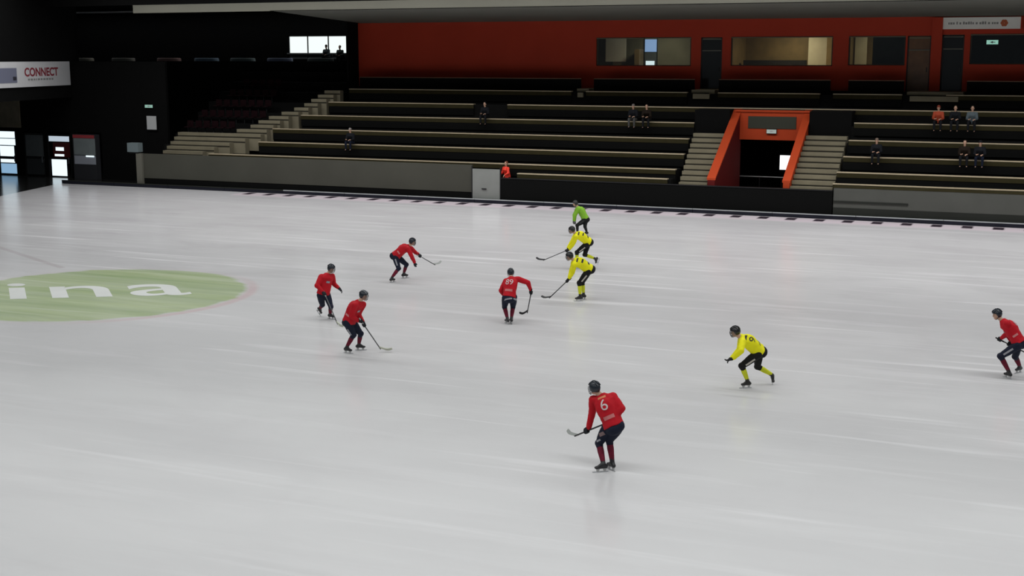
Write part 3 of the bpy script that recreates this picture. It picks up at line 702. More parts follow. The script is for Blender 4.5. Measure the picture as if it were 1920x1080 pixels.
def head_shape(bm, c, f, u, s):
    ellipsoid(bm, c + u * .025, (s * .076, f * .095, u * .098), 18, 12)
    ellipsoid(bm, c + f * .022 - u * .045, (s * .058, f * .066, u * .072))
    ellipsoid(bm, c + f * .055 - u * .098, (s * .026, f * .024, u * .020))            # chin
    capsule(bm, c + f * .088 + u * .010, .009, c + f * .112 - u * .026, .014, 8)       # nose
    ellipsoid(bm, c + f * .082 - u * .058, (s * .026, f * .014, u * .011), 10, 6)      # mouth
    for k in (-1, 1):
        ellipsoid(bm, c + s * k * .078 - u * .01 - f * .004, (s * .012, f * .022, u * .034), 10, 6)   # ear
        ellipsoid(bm, c + f * .082 + s * k * .030 + u * .022, (s * .024, f * .014, u * .009), 10, 6)  # brow
def head_axes(up0, hf):
    f = V(hf).normalized(); s = f.cross(V((0, 0, 1))).normalized(); return f, s.cross(f), s
def helmet(parent, c, f, u, s, kit, cage=True, stripe=None):
    bm = bmesh.new(); n, m_ = 26, 14; rows = []
    for j in range(m_ + 1):
        th = math.pi * .5 * j / m_ * 1.42; row = []
        for k in range(n):
            a = 2 * math.pi * k / n; front = math.cos(a)
            t = min(th, R(92 + (36 if front < -.1 else 30 if abs(math.sin(a)) > .75 and front < .35 else -14 if front > .5 else 6)))
            rr = 1 + .03 * math.cos(4 * a) * math.sin(t) ** 2
            row.append(bm.verts.new(c + u * .02 + u * .128 * math.cos(t) * rr + (f * front * .124 + s * math.sin(a) * .102) * math.sin(t) * rr))
        rows.append(row)
    for a, b_ in zip(rows, rows[1:]):
        for k in range(n): bm.faces.new((a[k], b_[k], b_[(k + 1) % n], a[(k + 1) % n]))
    bmesh.ops.remove_doubles(bm, verts=bm.verts, dist=.0008)
    o = new_obj('helmet', mesh_from(bm, 'helmet', True), kit['helmet'], parent)
    md = o.modifiers.new('t', 'SOLIDIFY'); md.thickness = .012; md.offset = -1
    bm = bmesh.new()
    for x in (-.045, 0, .045):
        pts = [c + u * .02 + u * .134 * math.cos(t) + f * .129 * math.sin(t) + s * x for t in [R(q) for q in (-60, -35, -10, 15, 40, 60)]]
        tube(bm, [p - u * abs(x) * .35 for p in pts], .010, 6)
    new_obj('ridge', mesh_from(bm, 'ridge', True), stripe or kit['helmet'], o)
    if cage:
        bm = bmesh.new()
        for x in (-.07, -.035, 0, .035, .07):
            tube(bm, [c + s * x + f * (.122 - abs(x) * .35) + u * .05, c + s * x + f * (.138 - abs(x) * .4), c + s * x + f * (.125 - abs(x) * .45) - u * .07, c + s * x * .7 + f * (.095 - abs(x) * .4) - u * .118], .0045, 5)
        for z in (.03, -.01, -.05, -.09):
            tube(bm, [c + f * (.136 - abs(z + .01) * .2) * math.cos(a) + s * .098 * math.sin(a) + u * z for a in [R(q) for q in (-80, -50, -20, 20, 50, 80)]], .0045, 5)
        new_obj('face_cage', mesh_from(bm, 'face_cage'), cage_m, o)
    else:
        bm = bmesh.new(); tube(bm, [c + s * .085 - u * .03, c + s * .06 - u * .09 + f * .02, c - u * .125 + f * .035, c - s * .06 - u * .09 + f * .02, c - s * .085 - u * .03], .006, 6)
        new_obj('chin_strap', mesh_from(bm, 'chin_strap'), kit['boot'], o)
    return o
def skate(parent, a, t, k_, kit):
    a = V(a); t = V(t); kd = (a - V(k_)).normalized()
    d = (t - a); f = d - kd * d.dot(kd) if abs(d.normalized().dot(kd)) > .8 else d
    if t.z < .1 and a.z < .18: f = V((d.x, d.y, 0))
    f = f.normalized(); s = f.cross(V((0, 0, 1)) if abs(f.z) < .8 else -kd).normalized(); u = s.cross(f)
    heel = a - u * .058 - f * .055; toe = a - u * .062 + f * .160
    bm = bmesh.new(); capsule(bm, a - kd * .10 * 1, .050, a - u * .01, .046); capsule(bm, a - u * .01, .046, heel + u * .01, .038); capsule(bm, heel, .033, toe - f * .04, .033); capsule(bm, a - u * .01 + f * .02, .044, toe - f * .05 + u * .004, .032); ellipsoid(bm, toe - f * .03, (s * .040, f * .05, u * .032))
    b_ = fuse(bm, 'skate', kit['boot'], parent, .011, 3)
    bm = bmesh.new()
    for q in (-.03, .11): prism(bm, [a + f * (q - .035) - u * .088 - s * .013, a + f * (q + .035) - u * .088 - s * .013, a + f * (q + .02) - u * .142 - s * .006, a + f * (q - .02) - u * .142 - s * .006], s * .022)
    new_obj('blade_holder', mesh_from(bm, 'blade_holder'), holder_m, b_)
    bm = bmesh.new(); prism(bm, [a + f * x - u * z - s * .0025 for x, z in ((-.10, .140), (.21, .136), (.225, .143), (.20, .156), (-.09, .156), (-.105, .150))], s * .005)
    new_obj('runner', mesh_from(bm, 'runner'), runner_m, b_)
    bm = bmesh.new()
    for q in range(4): bar(bm, a + f * (.03 + q * .022) - u * (.022 + q * .010) - s * .02, a + f * (.03 + q * .022) - u * (.022 + q * .010) + s * .02, .006, .02, f)
    new_obj('laces', mesh_from(bm, 'laces'), cage_m, b_)
def stick_shape(j, hands, lab, grp, root, shaft_m, blade_m, tape_m):
    b_ = V(j['b']); p = V(j['p']); g = V(j[hands[0]]); far = V(j[hands[-1]])
    d = (g - b_).normalized()
    L_ = max((far - b_).dot(d) + .10, 1.12 if len(hands) == 2 else (g - b_).length + .12); L_ = min(L_, 1.25)
    top = b_ + d * L_
    e = empty('bandy_stick', root)
    bm = bmesh.new(); tube(bm, [b_ + d * .02, top], .0155, 8); sh = new_obj('shaft', mesh_from(bm, 'shaft', True), shaft_m, e)
    bm = bmesh.new(); tube(bm, [top - d * .22, top - d * .01, top + d * .004], [.019, .019, .012], 8); new_obj('grip_tape', mesh_from(bm, 'grip_tape', True), tape_m, e)
    bd = (p - b_); pts = []
    for k in range(7):
        t = k / 6; q = b_ + d * .11 * (1 - t) ** 3 + bd * (t * (2 - t) * .5 + t * .5) - d * .03 * math.sin(math.pi * min(1, t * 1.3)) * (1 if t < .77 else .3)
        pts.append(q)
    bm = bmesh.new(); side = d.cross(bd).normalized(); rings = []
    for k, q in enumerate(pts):
        tg = (pts[min(k + 1, 6)] - pts[max(k - 1, 0)]).normalized(); w_ = tg.cross(side).normalized(); hh = .020 + .014 * min(1, k / 3); hh *= (.75 if k == 6 else 1)
        rings.append([bm.verts.new(q + w_ * x * hh + side * y * .011) for x, y in ((-1, -1), (1, -1), (1, 1), (-1, 1))])
    for a, c in zip(rings, rings[1:]):
        for k in range(4): bm.faces.new((a[k], a[(k + 1) % 4], c[(k + 1) % 4], c[k]))
    bm.faces.new(rings[0]); bm.faces.new(rings[-1]); bmesh.ops.bevel(bm, geom=bm.edges[:], offset=.003, segments=1)
    new_obj('blade', mesh_from(bm, 'blade'), blade_m, e)
    tag(e, lab, 'bandy stick', grp)
    return b_, b_ + d
def player(key, d, kitname, hf, label, group, number=None, cage=True, stick=None, stick_label=None, ridge=None):
    j = d['j']; kit = KIT[kitname]; root = (*d['root'], 0)
    P_ = empty('person', root); tag(P_, label, 'person', group)
    up, lat, fwd, hl, hfw = frame_of(j); J = {k: V(v) for k, v in j.items()}
    shaft = None
    if stick: shaft = stick_shape(j, d['hands'], stick_label, 'sticks held by the players', root, *stick)
    cam_f = V((-.35, .93, 0)); cr = V((.93, .35, 0))
    hv = cr * hf[0] + cam_f * hf[1] + V((0, 0, hf[2])); f, u, s = head_axes(up, hv)
    hc = J['head']; mid = J['pel'].lerp(J['neck'], .5) - fwd * .035
    # the body, one continuous surface
    bm = bmesh.new(); head_shape(bm, hc, f, u, s)
    capsule(bm, J['neck'] - up * .02, .060, hc - u * .05 - f * .02, .052)
    loft(bm, [(J['pel'] - up * .07, hl * .14, hfw * .10), (J['pel'] + up * .03, hl * .15, hfw * .11), (mid - up * .03, lat * .13, fwd * .095), (mid + up * .12, lat * .155, fwd * .105), (J['neck'] - up * .06, lat * .14, fwd * .08), (J['neck'] + up * .01, lat * .06, fwd * .055)])
    for S in 'LR':
        capsule(bm, J['neck'] - up * .05, .06, J['s' + S], .055); capsule(bm, J['s' + S], .052, J['e' + S], .042); capsule(bm, J['e' + S], .042, J['w' + S], .029)
        capsule(bm, J['w' + S], .028, J['w' + S].lerp(J['g' + S], .6), .030)
        capsule(bm, J['h' + S], .085, J['k' + S], .055); capsule(bm, J['k' + S], .054, J['k' + S].lerp(J['a' + S], .35), .056); capsule(bm, J['k' + S].lerp(J['a' + S], .35), .056, J['a' + S], .036)
        capsule(bm, J['a' + S], .032, J['t' + S].lerp(J['a' + S], .72) - (J['k' + S] - J['a' + S]).normalized() * .012, .014)
    body = fuse(bm, 'body', skin, P_, .013, 2)
    for k in (-1, 1):
        bm = bmesh.new(); ellipsoid(bm, hc + f * .088 + s * k * .030 + u * .006, (s * .012, f * .008, u * .007), 8, 6); new_obj('eye', mesh_from(bm, 'eye'), EYE, P_)
    # jersey
    bm = bmesh.new()
    loft(bm, [(J['pel'] - up * .055 - hfw * .005, hl * .205, hfw * .168), (J['pel'] + up * .04, hl * .195, hfw * .162), (J['pel'].lerp(mid, .6), lat * .188, fwd * .160), (mid + up * .06, lat * .202, fwd * .160), (J['neck'] - up * .10, lat * .198, fwd * .145), (J['neck'] - up * .03, lat * .150, fwd * .105), (J['neck'] + up * .045, lat * .070, fwd * .070)], 24)
    ellipsoid(bm, mid + up * .06 - fwd * .05, (lat * .16, fwd * .13, up * .20))
    for S in 'LR':
        capsule(bm, J['neck'] - up * .065, .085, J['s' + S], .088); capsule(bm, J['s' + S], .088, J['e' + S], .073); capsule(bm, J['e' + S], .075, J['e' + S].lerp(J['w' + S], .93), .055)
    jz = fuse(bm, 'jersey', kit['jersey'], P_, .014, 4, .010)
    # shorts, knee pads, socks, gloves, skates
    bm = bmesh.new(); loft(bm, [(J['pel'] - up * .13, hl * .165, hfw * .135), (J['pel'] - up * .06, hl * .178, hfw * .148), (J['pel'] + up * .05, hl * .145, hfw * .12)])
    ellipsoid(bm, J['pel'] - up * .10 - hfw * .03, (hl * .175, hfw * .145, up * .125))
    for S in 'LR':
        capsule(bm, J['h' + S], .118, J['h' + S].lerp(J['k' + S], .5), .104); capsule(bm, J['h' + S].lerp(J['k' + S], .5), .104, J['h' + S].lerp(J['k' + S], .86), .084)
    sh = fuse(bm, 'shorts' if kitname != 'green' else 'trousers', kit['shorts'], P_, .015, 3, .006)
    for S in 'LR':
        k_, a_ = J['k' + S], J['a' + S]; kd = (a_ - k_).normalized(); th = (k_ - J['h' + S]).normalized(); fw_ = (th - kd); fw_ = fw_.normalized() if fw_.length > .1 else hfw
        bm = bmesh.new(); capsule(bm, k_ - th * .05, .078, k_ + fw_ * .012, .080); capsule(bm, k_ + fw_ * .012, .080, k_ + kd * .08, .068)
        kp = fuse(bm, 'knee_pad', kit['pad'], P_, .014, 3)
        bm = bmesh.new(); capsule(bm, k_ + kd * .06, .064, k_ + kd * .17, .066); capsule(bm, k_ + kd * .17, .066, a_ - kd * .05, .047)
        sk = fuse(bm, 'sock', kit['sock'], P_, .013, 3)
        skate(P_, a_, J['t' + S], k_, kit)
        bm = bmesh.new(); w_ = J['w' + S]; fa = (w_ - J['e' + S]).normalized()
        capsule(bm, w_ - fa * .055, .050, w_, .044)
        on = shaft is not None and (J['g' + S] - shaft[0]).cross(shaft[1] - shaft[0]).length < .05
        hand_shape(bm, w_, J['g' + S], shaft if on else None, S, 1.2)
        fuse(bm, 'glove', kit['glove'], P_, .0085, 1)
        # side stripe of the shorts
        out = (hl if S == 'R' else -hl)
        c_ = J['h' + S].lerp(k_, .55); ln = (k_ - J['h' + S])
        patch(sh, 'side_stripe', kit['stripe'], c_, out - th * out.dot(th), th, .045, ln.length * .55)
    bk = -fwd + V((0, 0, .25)) if True else -fwd
    if number:
        tm = text_mesh(number[0], 1) if number[0] else None; asp = number[2]
        nb = -fwd - lat * .5 if kitname == 'yellow' else -fwd; sh_ = -lat * .05 if kitname == 'yellow' else V((0, 0, 0))
        patch(jz, 'back_number', number[1], J['neck'].lerp(mid, .66) + sh_, nb, up, asp, number[3], me=tm)
        patch(jz, 'name_strip', number[4], J['neck'].lerp(mid, .12) + sh_, nb, up, .16, .04, res=10)
        patch(jz, 'lower_back_print', number[5], J['pel'].lerp(mid, .45), -fwd, up, .22, .07, res=10)
    if kitname == 'red':
        patch(jz, 'chest_crest', kit['stripe'], J['neck'].lerp(mid, .75), fwd, up, .12, .06)
        patch(jz, 'side_print', mat('print_pale_red', (.58, .20, .20), .7), J['pel'].lerp(mid, .55), -lat if hf[0] < 0 else lat, up, .14, .05)
    helmet(P_, hc, f, u, s, kit, cage, ridge)
    return P_, J, jz, sh
# joint positions in metres from the spot on the ice where each player stands
POSES = {
  'six': {'root':(-7.66,22.43),'j':{'pel':(0.219,0.178,0.932),'neck':(-0.045,0.284,1.413),'head':(-0.187,0.268,1.547),'hL':(0.115,0.193,0.864),'hR':(0.338,0.142,0.912),'kL':(-0.1,0.31,0.475),'kR':(0.102,0.318,0.559),'aL':(0.069,0.076,0.155),'aR':(0.201,0.213,0.157),'tL':(-0.071,-0.032,0.084),'tR':(0.064,0.321,0.084),'sL':(-0.221,0.292,1.315),'sR':(0.146,0.361,1.401),'eL':(-0.261,0.33,1.016),'eR':(0.358,0.253,1.218),'wL':(-0.311,0.306,0.755),'wR':(0.227,0.154,1.014),'gL':(-0.355,0.308,0.683),'gR':(0.171,0.106,0.979),'b':(-0.653,0.429,0.514),'p':(-0.866,0.643,0.557)},'hands':['gL','gR']},
  'nine': {'root':(-6.54,29.76),'j':{'pel':(0.228,0.216,0.899),'neck':(-0.121,-0.076,1.227),'head':(-0.258,-0.071,1.362),'hL':(0.253,0.106,0.843),'hR':(0.226,0.336,0.849),'kL':(-0.087,-0.025,0.553),'kR':(0.167,0.53,0.439),'aL':(0.039,0.095,0.159),'aR':(0.498,0.69,0.225),'tL':(-0.102,-0.01,0.084),'tR':(0.571,0.558,0.107),'sL':(-0.037,-0.249,1.171),'sR':(-0.141,0.116,1.208),'eL':(-0.011,-0.504,1.018),'eR':(-0.181,0.06,0.91),'wL':(-0.196,-0.53,0.831),'wR':(-0.344,-0.017,0.707),'gL':(-0.271,-0.549,0.794),'gR':(-0.422,-0.044,0.664)},'hands':None},
  'edge': {'root':(-0.89,33.44),'j':{'pel':(0.197,-0.123,0.927),'neck':(-0.176,-0.083,1.388),'head':(-0.32,-0.06,1.532),'hL':(0.206,-0.241,0.854),'hR':(0.199,-0.003,0.863),'kL':(-0.17,-0.257,0.551),'kR':(0.15,0.258,0.465),'aL':(0.05,-0.226,0.161),'aR':(0.264,0.557,0.153),'tL':(-0.077,-0.099,0.081),'tR':(0.164,0.4,0.09),'sL':(-0.075,-0.267,1.372),'sR':(-0.148,0.117,1.334),'eL':(-0.041,-0.095,1.114),'eR':(-0.076,0.213,1.048),'wL':(-0.189,0.047,0.936),'wR':(0.061,0.112,0.833),'gL':(-0.235,0.099,0.889),'gR':(-0.005,0.077,0.789),'b':(0.798,-0.004,0.445),'p':(0.901,0.252,0.554)},'hands':['gR','gL']},
  'upper': {'root':(-16.39,45.06),'j':{'pel':(0.372,0.267,0.985),'neck':(0.028,-0.046,1.296),'head':(-0.116,-0.079,1.427),'hL':(0.384,0.165,0.905),'hR':(0.357,0.388,0.936),'kL':(0.055,0.008,0.597),'kR':(0.267,0.268,0.489),'aL':(0.067,-0.026,0.161),'aR':(0.626,0.442,0.334),'tL':(-0.023,-0.174,0.083),'tR':(0.763,0.458,0.2),'sL':(0.087,-0.214,1.191),'sR':(-0.052,0.133,1.245),'eL':(-0.041,-0.135,0.927),'eR':(-0.162,0.021,0.972),'wL':(-0.203,-0.141,0.715),'wR':(-0.266,-0.092,0.751),'gL':(-0.291,-0.17,0.674),'gR':(-0.201,-0.133,0.72),'b':(-1.113,-0.497,0.29),'p':(-1.395,-0.431,0.379)},'hands':['gL','gR']},
  'lower': {'root':(-13.96,38.73),'j':{'pel':(0.202,0.321,1.036),'neck':(-0.174,0.024,1.325),'head':(-0.317,-0.014,1.451),'hL':(0.234,0.218,0.972),'hR':(0.185,0.442,0.995),'kL':(-0.025,0.104,0.599),'kR':(-0.01,0.363,0.582),'aL':(0.009,0.103,0.163),'aR':(-0.001,0.456,0.161),'tL':(-0.154,0.025,0.086),'tR':(-0.164,0.379,0.087),'sL':(-0.124,-0.144,1.213),'sR':(-0.25,0.206,1.277),'eL':(-0.204,-0.012,0.955),'eR':(-0.301,0.115,0.991),'wL':(-0.344,0.001,0.733),'wR':(-0.356,0.03,0.748),'gL':(-0.394,-0.022,0.658),'gR':(-0.359,0.101,0.71),'b':(-0.73,-0.78,0.189),'p':(-1.019,-0.682,0.232)},'hands':['gL','gR']},
  'back': {'root':(-14.75,34.69),'j':{'pel':(0.102,-0.047,0.829),'neck':(0.06,0.219,1.316),'head':(-0.013,0.331,1.451),'hL':(0.03,-0.144,0.791),'hR':(0.202,0.018,0.791),'kL':(-0.124,0.13,0.456),'kR':(0.076,0.29,0.442),'aL':(0.073,-0.112,0.16),'aR':(0.157,-0.023,0.158),'tL':(-0.052,0.004,0.079),'tR':(0.055,0.117,0.08),'sL':(-0.117,0.203,1.213),'sR':(0.245,0.299,1.286),'eL':(-0.233,0.114,0.943),'eR':(0.499,0.422,1.183),'wL':(-0.191,0.288,0.754),'wR':(0.543,0.527,0.95),'gL':(-0.154,0.343,0.708),'gR':(0.563,0.52,0.871),'b':(0.377,0.66,0.197),'p':(0.091,0.749,0.188)},'hands':['gR']},
  'mid': {'root':(-21.32,39.92),'j':{'pel':(0.066,0.183,0.889),'neck':(0.473,0.374,1.203),'head':(0.571,0.444,1.354),'hL':(0.054,0.293,0.827),'hR':(0.089,0.071,0.84),'kL':(0.275,0.542,0.522),'kR':(0.302,-0.092,0.483),'aL':(0.094,0.676,0.167),'aR':(0.111,-0.269,0.156),'tL':(0.201,0.808,0.092),'tR':(0.161,-0.108,0.083),'sL':(0.456,0.549,1.112),'sR':(0.536,0.195,1.137),'eL':(0.506,0.781,0.943),'eR':(0.686,0.17,0.889),'wL':(0.711,0.644,0.889),'wR':(0.75,0.257,0.661),'gL':(0.768,0.633,0.837),'gR':(0.769,0.248,0.58),'b':(1.324,0.747,0.531),'p':(1.412,1.005,0.654)},'hands':['gL']},
  'left': {'root':(-19.86,33.24),'j':{'pel':(-0.086,-0.217,0.825),'neck':(0.004,-0.124,1.367),'head':(0.083,-0.045,1.53),'hL':(-0.049,-0.107,0.773),'hR':(-0.13,-0.32,0.762),'kL':(0.187,-0.282,0.438),'kR':(-0.248,-0.042,0.429),'aL':(-0.0,-0.023,0.16),'aR':(-0.499,0.241,0.247),'tL':(0.165,-0.063,0.088),'tR':(-0.478,0.357,0.105),'sL':(0.059,0.05,1.296),'sR':(-0.123,-0.275,1.313),'eL':(0.039,0.183,1.034),'eR':(-0.164,-0.455,1.076),'wL':(0.256,0.102,0.928),'wR':(0.034,-0.459,0.905),'gL':(0.308,0.127,0.871),'gR':(0.097,-0.46,0.845),'b':(0.696,-0.762,0.019),'p':(0.968,-0.912,0.048)},'hands':['gR']},
  'near': {'root':(-17.01,29.33),'j':{'pel':(0.097,-0.053,0.937),'neck':(0.366,-0.033,1.434),'head':(0.458,0.056,1.586),'hL':(0.091,0.061,0.87),'hR':(0.087,-0.168,0.881),'kL':(0.193,0.325,0.506),'kR':(0.111,0.097,0.51),'aL':(0.028,0.516,0.158),'aR':(-0.115,0.112,0.15),'tL':(0.191,0.585,0.086),'tR':(0.063,0.092,0.082),'sL':(0.392,0.142,1.339),'sR':(0.348,-0.231,1.37),'eL':(0.262,0.112,1.07),'eR':(0.257,-0.248,1.081),'wL':(0.441,0.025,0.901),'wR':(0.377,-0.069,0.932),'gL':(0.476,0.021,0.819),'gR':(0.455,-0.08,0.938),'b':(0.666,0.568,0.061),'p':(0.95,0.667,0.092)},'hands':['gL','gR']},
  'ref': {'root':(-19.53,53.87),'j':{'pel':(0.397,-0.088,0.756),'neck':(0.089,-0.141,1.224),'head':(-0.03,-0.162,1.385),'hL':(0.439,-0.193,0.692),'hR':(0.367,0.028,0.711),'kL':(0.198,-0.535,0.492),'kR':(0.481,-0.309,0.417),'aL':(0.128,-0.305,0.139),'aR':(0.444,0.021,0.145),'tL':(0.039,-0.462,0.079),'tR':(0.312,-0.101,0.082),'sL':(0.171,-0.316,1.171),'sR':(-0.008,0.017,1.146),'eL':(0.028,-0.36,0.905),'eR':(-0.152,0.032,0.882),'wL':(0.016,-0.35,0.642),'wR':(-0.165,0.008,0.62),'gL':(0.02,-0.334,0.563),'gR':(-0.166,0.007,0.539)},'hands':None},
}
shaft_grey = mat('shaft_grey', (.07, .072, .075), .4); shaft_dark = mat('shaft_black', (.012, .012, .014), .4)
blade_pale = mat('blade_pale', (.36, .38, .36), .5); blade_black = mat('blade_black', (.012, .012, .014), .5); blade_cream = mat('blade_cream', (.50, .52, .42), .5)
tape = mat('grip_tape_white', (.38, .38, .38), .8); tape_k = mat('grip_tape_black', (.015, .015, .015), .8)
red_print = mat('back_print_pale', (.55, .16, .16), .7); name_or = mat('name_orange', (.60, .20, .09), .7)
G1 = 'players in red jerseys'; G2 = 'players in yellow jerseys'
p6, J6, jz6, sh6 = player('six', POSES['six'], 'red', (-.7, .75, -.12), 'player in a red number 6 jersey seen from behind, bent over a raised stick', G1, ('6', number_w, .13, .21, name_or, red_print), True, (shaft_dark, blade_pale, tape_k), 'black shafted stick with pale blade held off the ice by red number 6')
up6, lat6, fw6, hl6, hf6 = frame_of(POSES['six']['j'])
patch(sh6, 'seat_print', mat('print_grey_pink', (.20, .13, .13), .7), J6['hL'].lerp(J6['kL'], .38), -hf6 + V((0, 0, -.1)), up6, .15, .07)
patch(sh6, 'thigh_band', KIT['red']['stripe'], J6['hL'].lerp(J6['kL'], .80), -hf6, up6, .12, .035)
player('edge', POSES['edge'], 'red', (-1, -.1, -.1), 'crouching player in red at the very edge of the view, holding a stick low', G1, (None, mat('worn_print_pink', (.50, .25, .27), .7), .20, .13, red_print, red_print), False, (shaft_dark, blade_black, tape_k), 'dark stick held across the body by the red player at the picture edge')
pb, Jb, jzb, shb = player('back', POSES['back'], 'red', (-.1, 1, -.2), 'red number 89 player seen squarely from behind, one arm out with a black stick', G1, ('89', number_w, .22, .17, KIT['red']['jersey'], red_print), True, (shaft_dark, blade_black, tape_k), 'black stick hanging straight down from the hand of red number 89')
ub, lb_, fb, hb, hfb = frame_of(POSES['back']['j'])
for S in 'LR': patch(shb, 'thigh_band', KIT['red']['stripe'], Jb['h' + S].lerp(Jb['k' + S], .42), -hfb, V((0, 0, 1)), .20, .04, res=10)
player('mid', POSES['mid'], 'red', (1, -.15, -.15), 'deeply bent player in red reaching forward with the stick lifted off the ice', G1, None, True, (shaft_grey, blade_pale, tape), 'grey stick stretched forward off the ice by the deeply bent red player')
player('left', POSES['left'], 'red', (.8, -.5, -.2), 'striding player in red with one skate lifted behind and a free arm out', G1, None, True, (shaft_grey, blade_cream, tape), 'grey stick with cream blade tip beside the skate of the striding red player')
player('near', POSES['near'], 'red', (.95, -.35, -.12), 'upright gliding player in red with both gloves on a long grey stick', G1, None, True, (shaft_grey, blade_cream, tape), 'long grey stick, cream blade flat on the ice, held by the gliding red player', ridge=mat('ridge_pale', (.20, .21, .22), .4))
player('nine', POSES['nine'], 'yellow', (-1, -.1, -.15), 'low crouching player in a yellow jersey and black shorts pushing off, without a stick', G2, ('9', number_k, .12, .17, number_k, mat('back_print_dark_yellow', (.40, .40, .03), .7)), True)
player('upper', POSES['upper'], 'yellow', (-1, -.1, -.2), 'player in yellow just below the green jersey, one skate kicked up behind', G2, (None, number_k, .13, .05, number_k, number_k), True, (shaft_grey, blade_black, tape_k), 'grey stick with dark blade held forward by the farther yellow player')
player('lower', POSES['lower'], 'yellow', (-1, -.15, -.25), 'player in yellow bent forward in front of the other two, both skates on the ice', G2, (None, number_k, .15, .06, number_k, number_k), True, (shaft_dark, blade_black, tape), 'black stick, blade on the ice, held by the nearer yellow player of the pair')
player('ref', POSES['ref'], 'green', (-1, -.1, -.1), 'referee in a green jersey and black trousers near the far boards', 'officials', None, False)

# spectators: the body with bare five-fingered hands, and clothes as children
def sitter(x, y, z, jm, tm_, label, group, heading=(0, -1), hat=None, lean=.12, hair=HAIR, hood=False, scale=1.0, arms='lap'):
    """z is the height of the seat; sits facing heading"""
    P_ = empty('person', (x, y, z)); tag(P_, label, 'person', group)
    h = V((heading[0], heading[1], 0)).normalized(); s = V((-h.y, h.x, 0)) * -1; u = V((0, 0, 1))
    J = {}; J['pel'] = V((0, 0, .11)); J['neck'] = J['pel'] + u * .50 + h * lean; J['head'] = J['neck'] + u * .20 + h * .04
    for S, k in (('L', -1), ('R', 1)):
        J['h' + S] = J['pel'] + s * k * .10; J['k' + S] = J['h' + S] + h * .44 + s * k * .05 + u * .02; J['a' + S] = J['k' + S] - u * .42 - h * .02; J['t' + S] = J['a' + S] + h * .18 - u * .05
        J['s' + S] = J['neck'] + s * k * .18 - u * .05; J['e' + S] = J['s' + S] - u * .26 + s * k * .05 + h * .06
        J['w' + S] = J['e' + S] + h * .22 - s * k * .08 - u * .03; J['g' + S] = J['w' + S] + h * .06 - s * k * .04
    person_common(P_, J, h, s, u, jm, tm_, hat, hair); return P_
def person_common(P_, J, h, s, u, jm, tm_, hat, hair, shoes=True):
    hc = J['head']; bm = bmesh.new(); head_shape(bm, hc, h, u, s); capsule(bm, J['neck'] - u * .02, .055, hc - u * .05, .05)
    loft(bm, [(J['pel'] - u * .05, s * .14, h * .10), (J['pel'] + u * .1, s * .14, h * .10), (J['neck'] - u * .15, s * .16, h * .10), (J['neck'], s * .07, h * .06)])
    for S in 'LR':
        capsule(bm, J['neck'] - u * .05, .055, J['s' + S], .055); capsule(bm, J['s' + S], .05, J['e' + S], .040); capsule(bm, J['e' + S], .040, J['w' + S], .027); hand_shape(bm, J['w' + S], J['g' + S], None, S)
        capsule(bm, J['h' + S], .085, J['k' + S], .055); capsule(bm, J['k' + S], .055, J['a' + S], .036); capsule(bm, J['a' + S], .030, J['a' + S].lerp(J['t' + S], .6), .020)
    fuse(bm, 'body', skin, P_, .0125, 1)
    bm = bmesh.new(); loft(bm, [(J['pel'] - u * .06, s * .19, h * .15), (J['pel'] + u * .12, s * .175, h * .15), (J['neck'] - u * .14, s * .20, h * .15), (J['neck'] - u * .03, s * .13, h * .10), (J['neck'] + u * .04, s * .07, h * .07)])
    for S in 'LR': capsule(bm, J['neck'] - u * .06, .08, J['s' + S], .085); capsule(bm, J['s' + S], .085, J['e' + S], .068); capsule(bm, J['e' + S], .068, J['e' + S].lerp(J['w' + S], .95), .046)
    fuse(bm, 'jacket', jm, P_, .017, 3, .008)
    bm = bmesh.new(); loft(bm, [(J['pel'] - u * .09, s * .16, h * .13), (J['pel'] + u * .06, s * .15, h * .12)])
    for S in 'LR': capsule(bm, J['h' + S], .10, J['k' + S], .072); capsule(bm, J['k' + S], .072, J['a' + S] + u * .03, .052)
    fuse(bm, 'trousers', tm_, P_, .017, 3)
    for S in 'LR':
        bm = bmesh.new(); capsule(bm, J['a' + S] - u * .02, .045, J['a' + S] - u * .045 - h * .03, .042); capsule(bm, J['a' + S] - u * .045, .043, J['t' + S] - u * .01, .038); fuse(bm, 'shoe', black2, P_, .014, 2)
    bm = bmesh.new()
    if hat:
        ellipsoid(bm, hc + u * .055 - h * .005, (s * .088, h * .106, u * .092)); new_obj('knit_cap', mesh_from(bm, 'knit_cap', True), hat, P_)
    else:
        ellipsoid(bm, hc + u * .045 - h * .022, (s * .085, h * .095, u * .096)); new_obj('hair', mesh_from(bm, 'hair', True), hair, P_)
    for k in (-1, 1):
        bm = bmesh.new(); ellipsoid(bm, hc + h * .088 + s * k * .030 + u * .006, (s * .012, h * .008, u * .007), 8, 6); new_obj('eye', mesh_from(bm, 'eye'), EYE, P_)
dk = mat('cloth_dark', (.010, .011, .014), .8, spec=.1); dkb = mat('cloth_dark_brown', (.016, .011, .008), .8, spec=.1); jeans = mat('cloth_dark_blue', (.010, .014, .028), .8, spec=.1)
grey_cap = mat('cap_grey', (.16, .14, .13), .8); grey_cl = mat('cloth_grey', (.06, .06, .06), .8)
GS = 'spectators in the stand'
sitter(-38.0, 66.45, 2.76, dk, jeans, 'lone spectator in black with a pale grey cap, sitting low beyond the slanting stairs', GS, hat=mat('cap_pale', (.26, .23, .22), .8))
sitter(-21.75, 68.95, 4.27, dk, grey_cl, 'spectator in dark clothes with a grey cap, one of a pair above the tunnel stairs', GS, hat=grey_cap)
sitter(-20.95, 68.95, 4.27, dkb, dk, 'bareheaded spectator in dark brown beside the grey cap', GS, lean=.25)
sitter(-30.6, 68.95, 4.27, dk, dk, 'barely visible spectator in black in the gap of the sixth bench row', GS, hair=dk)
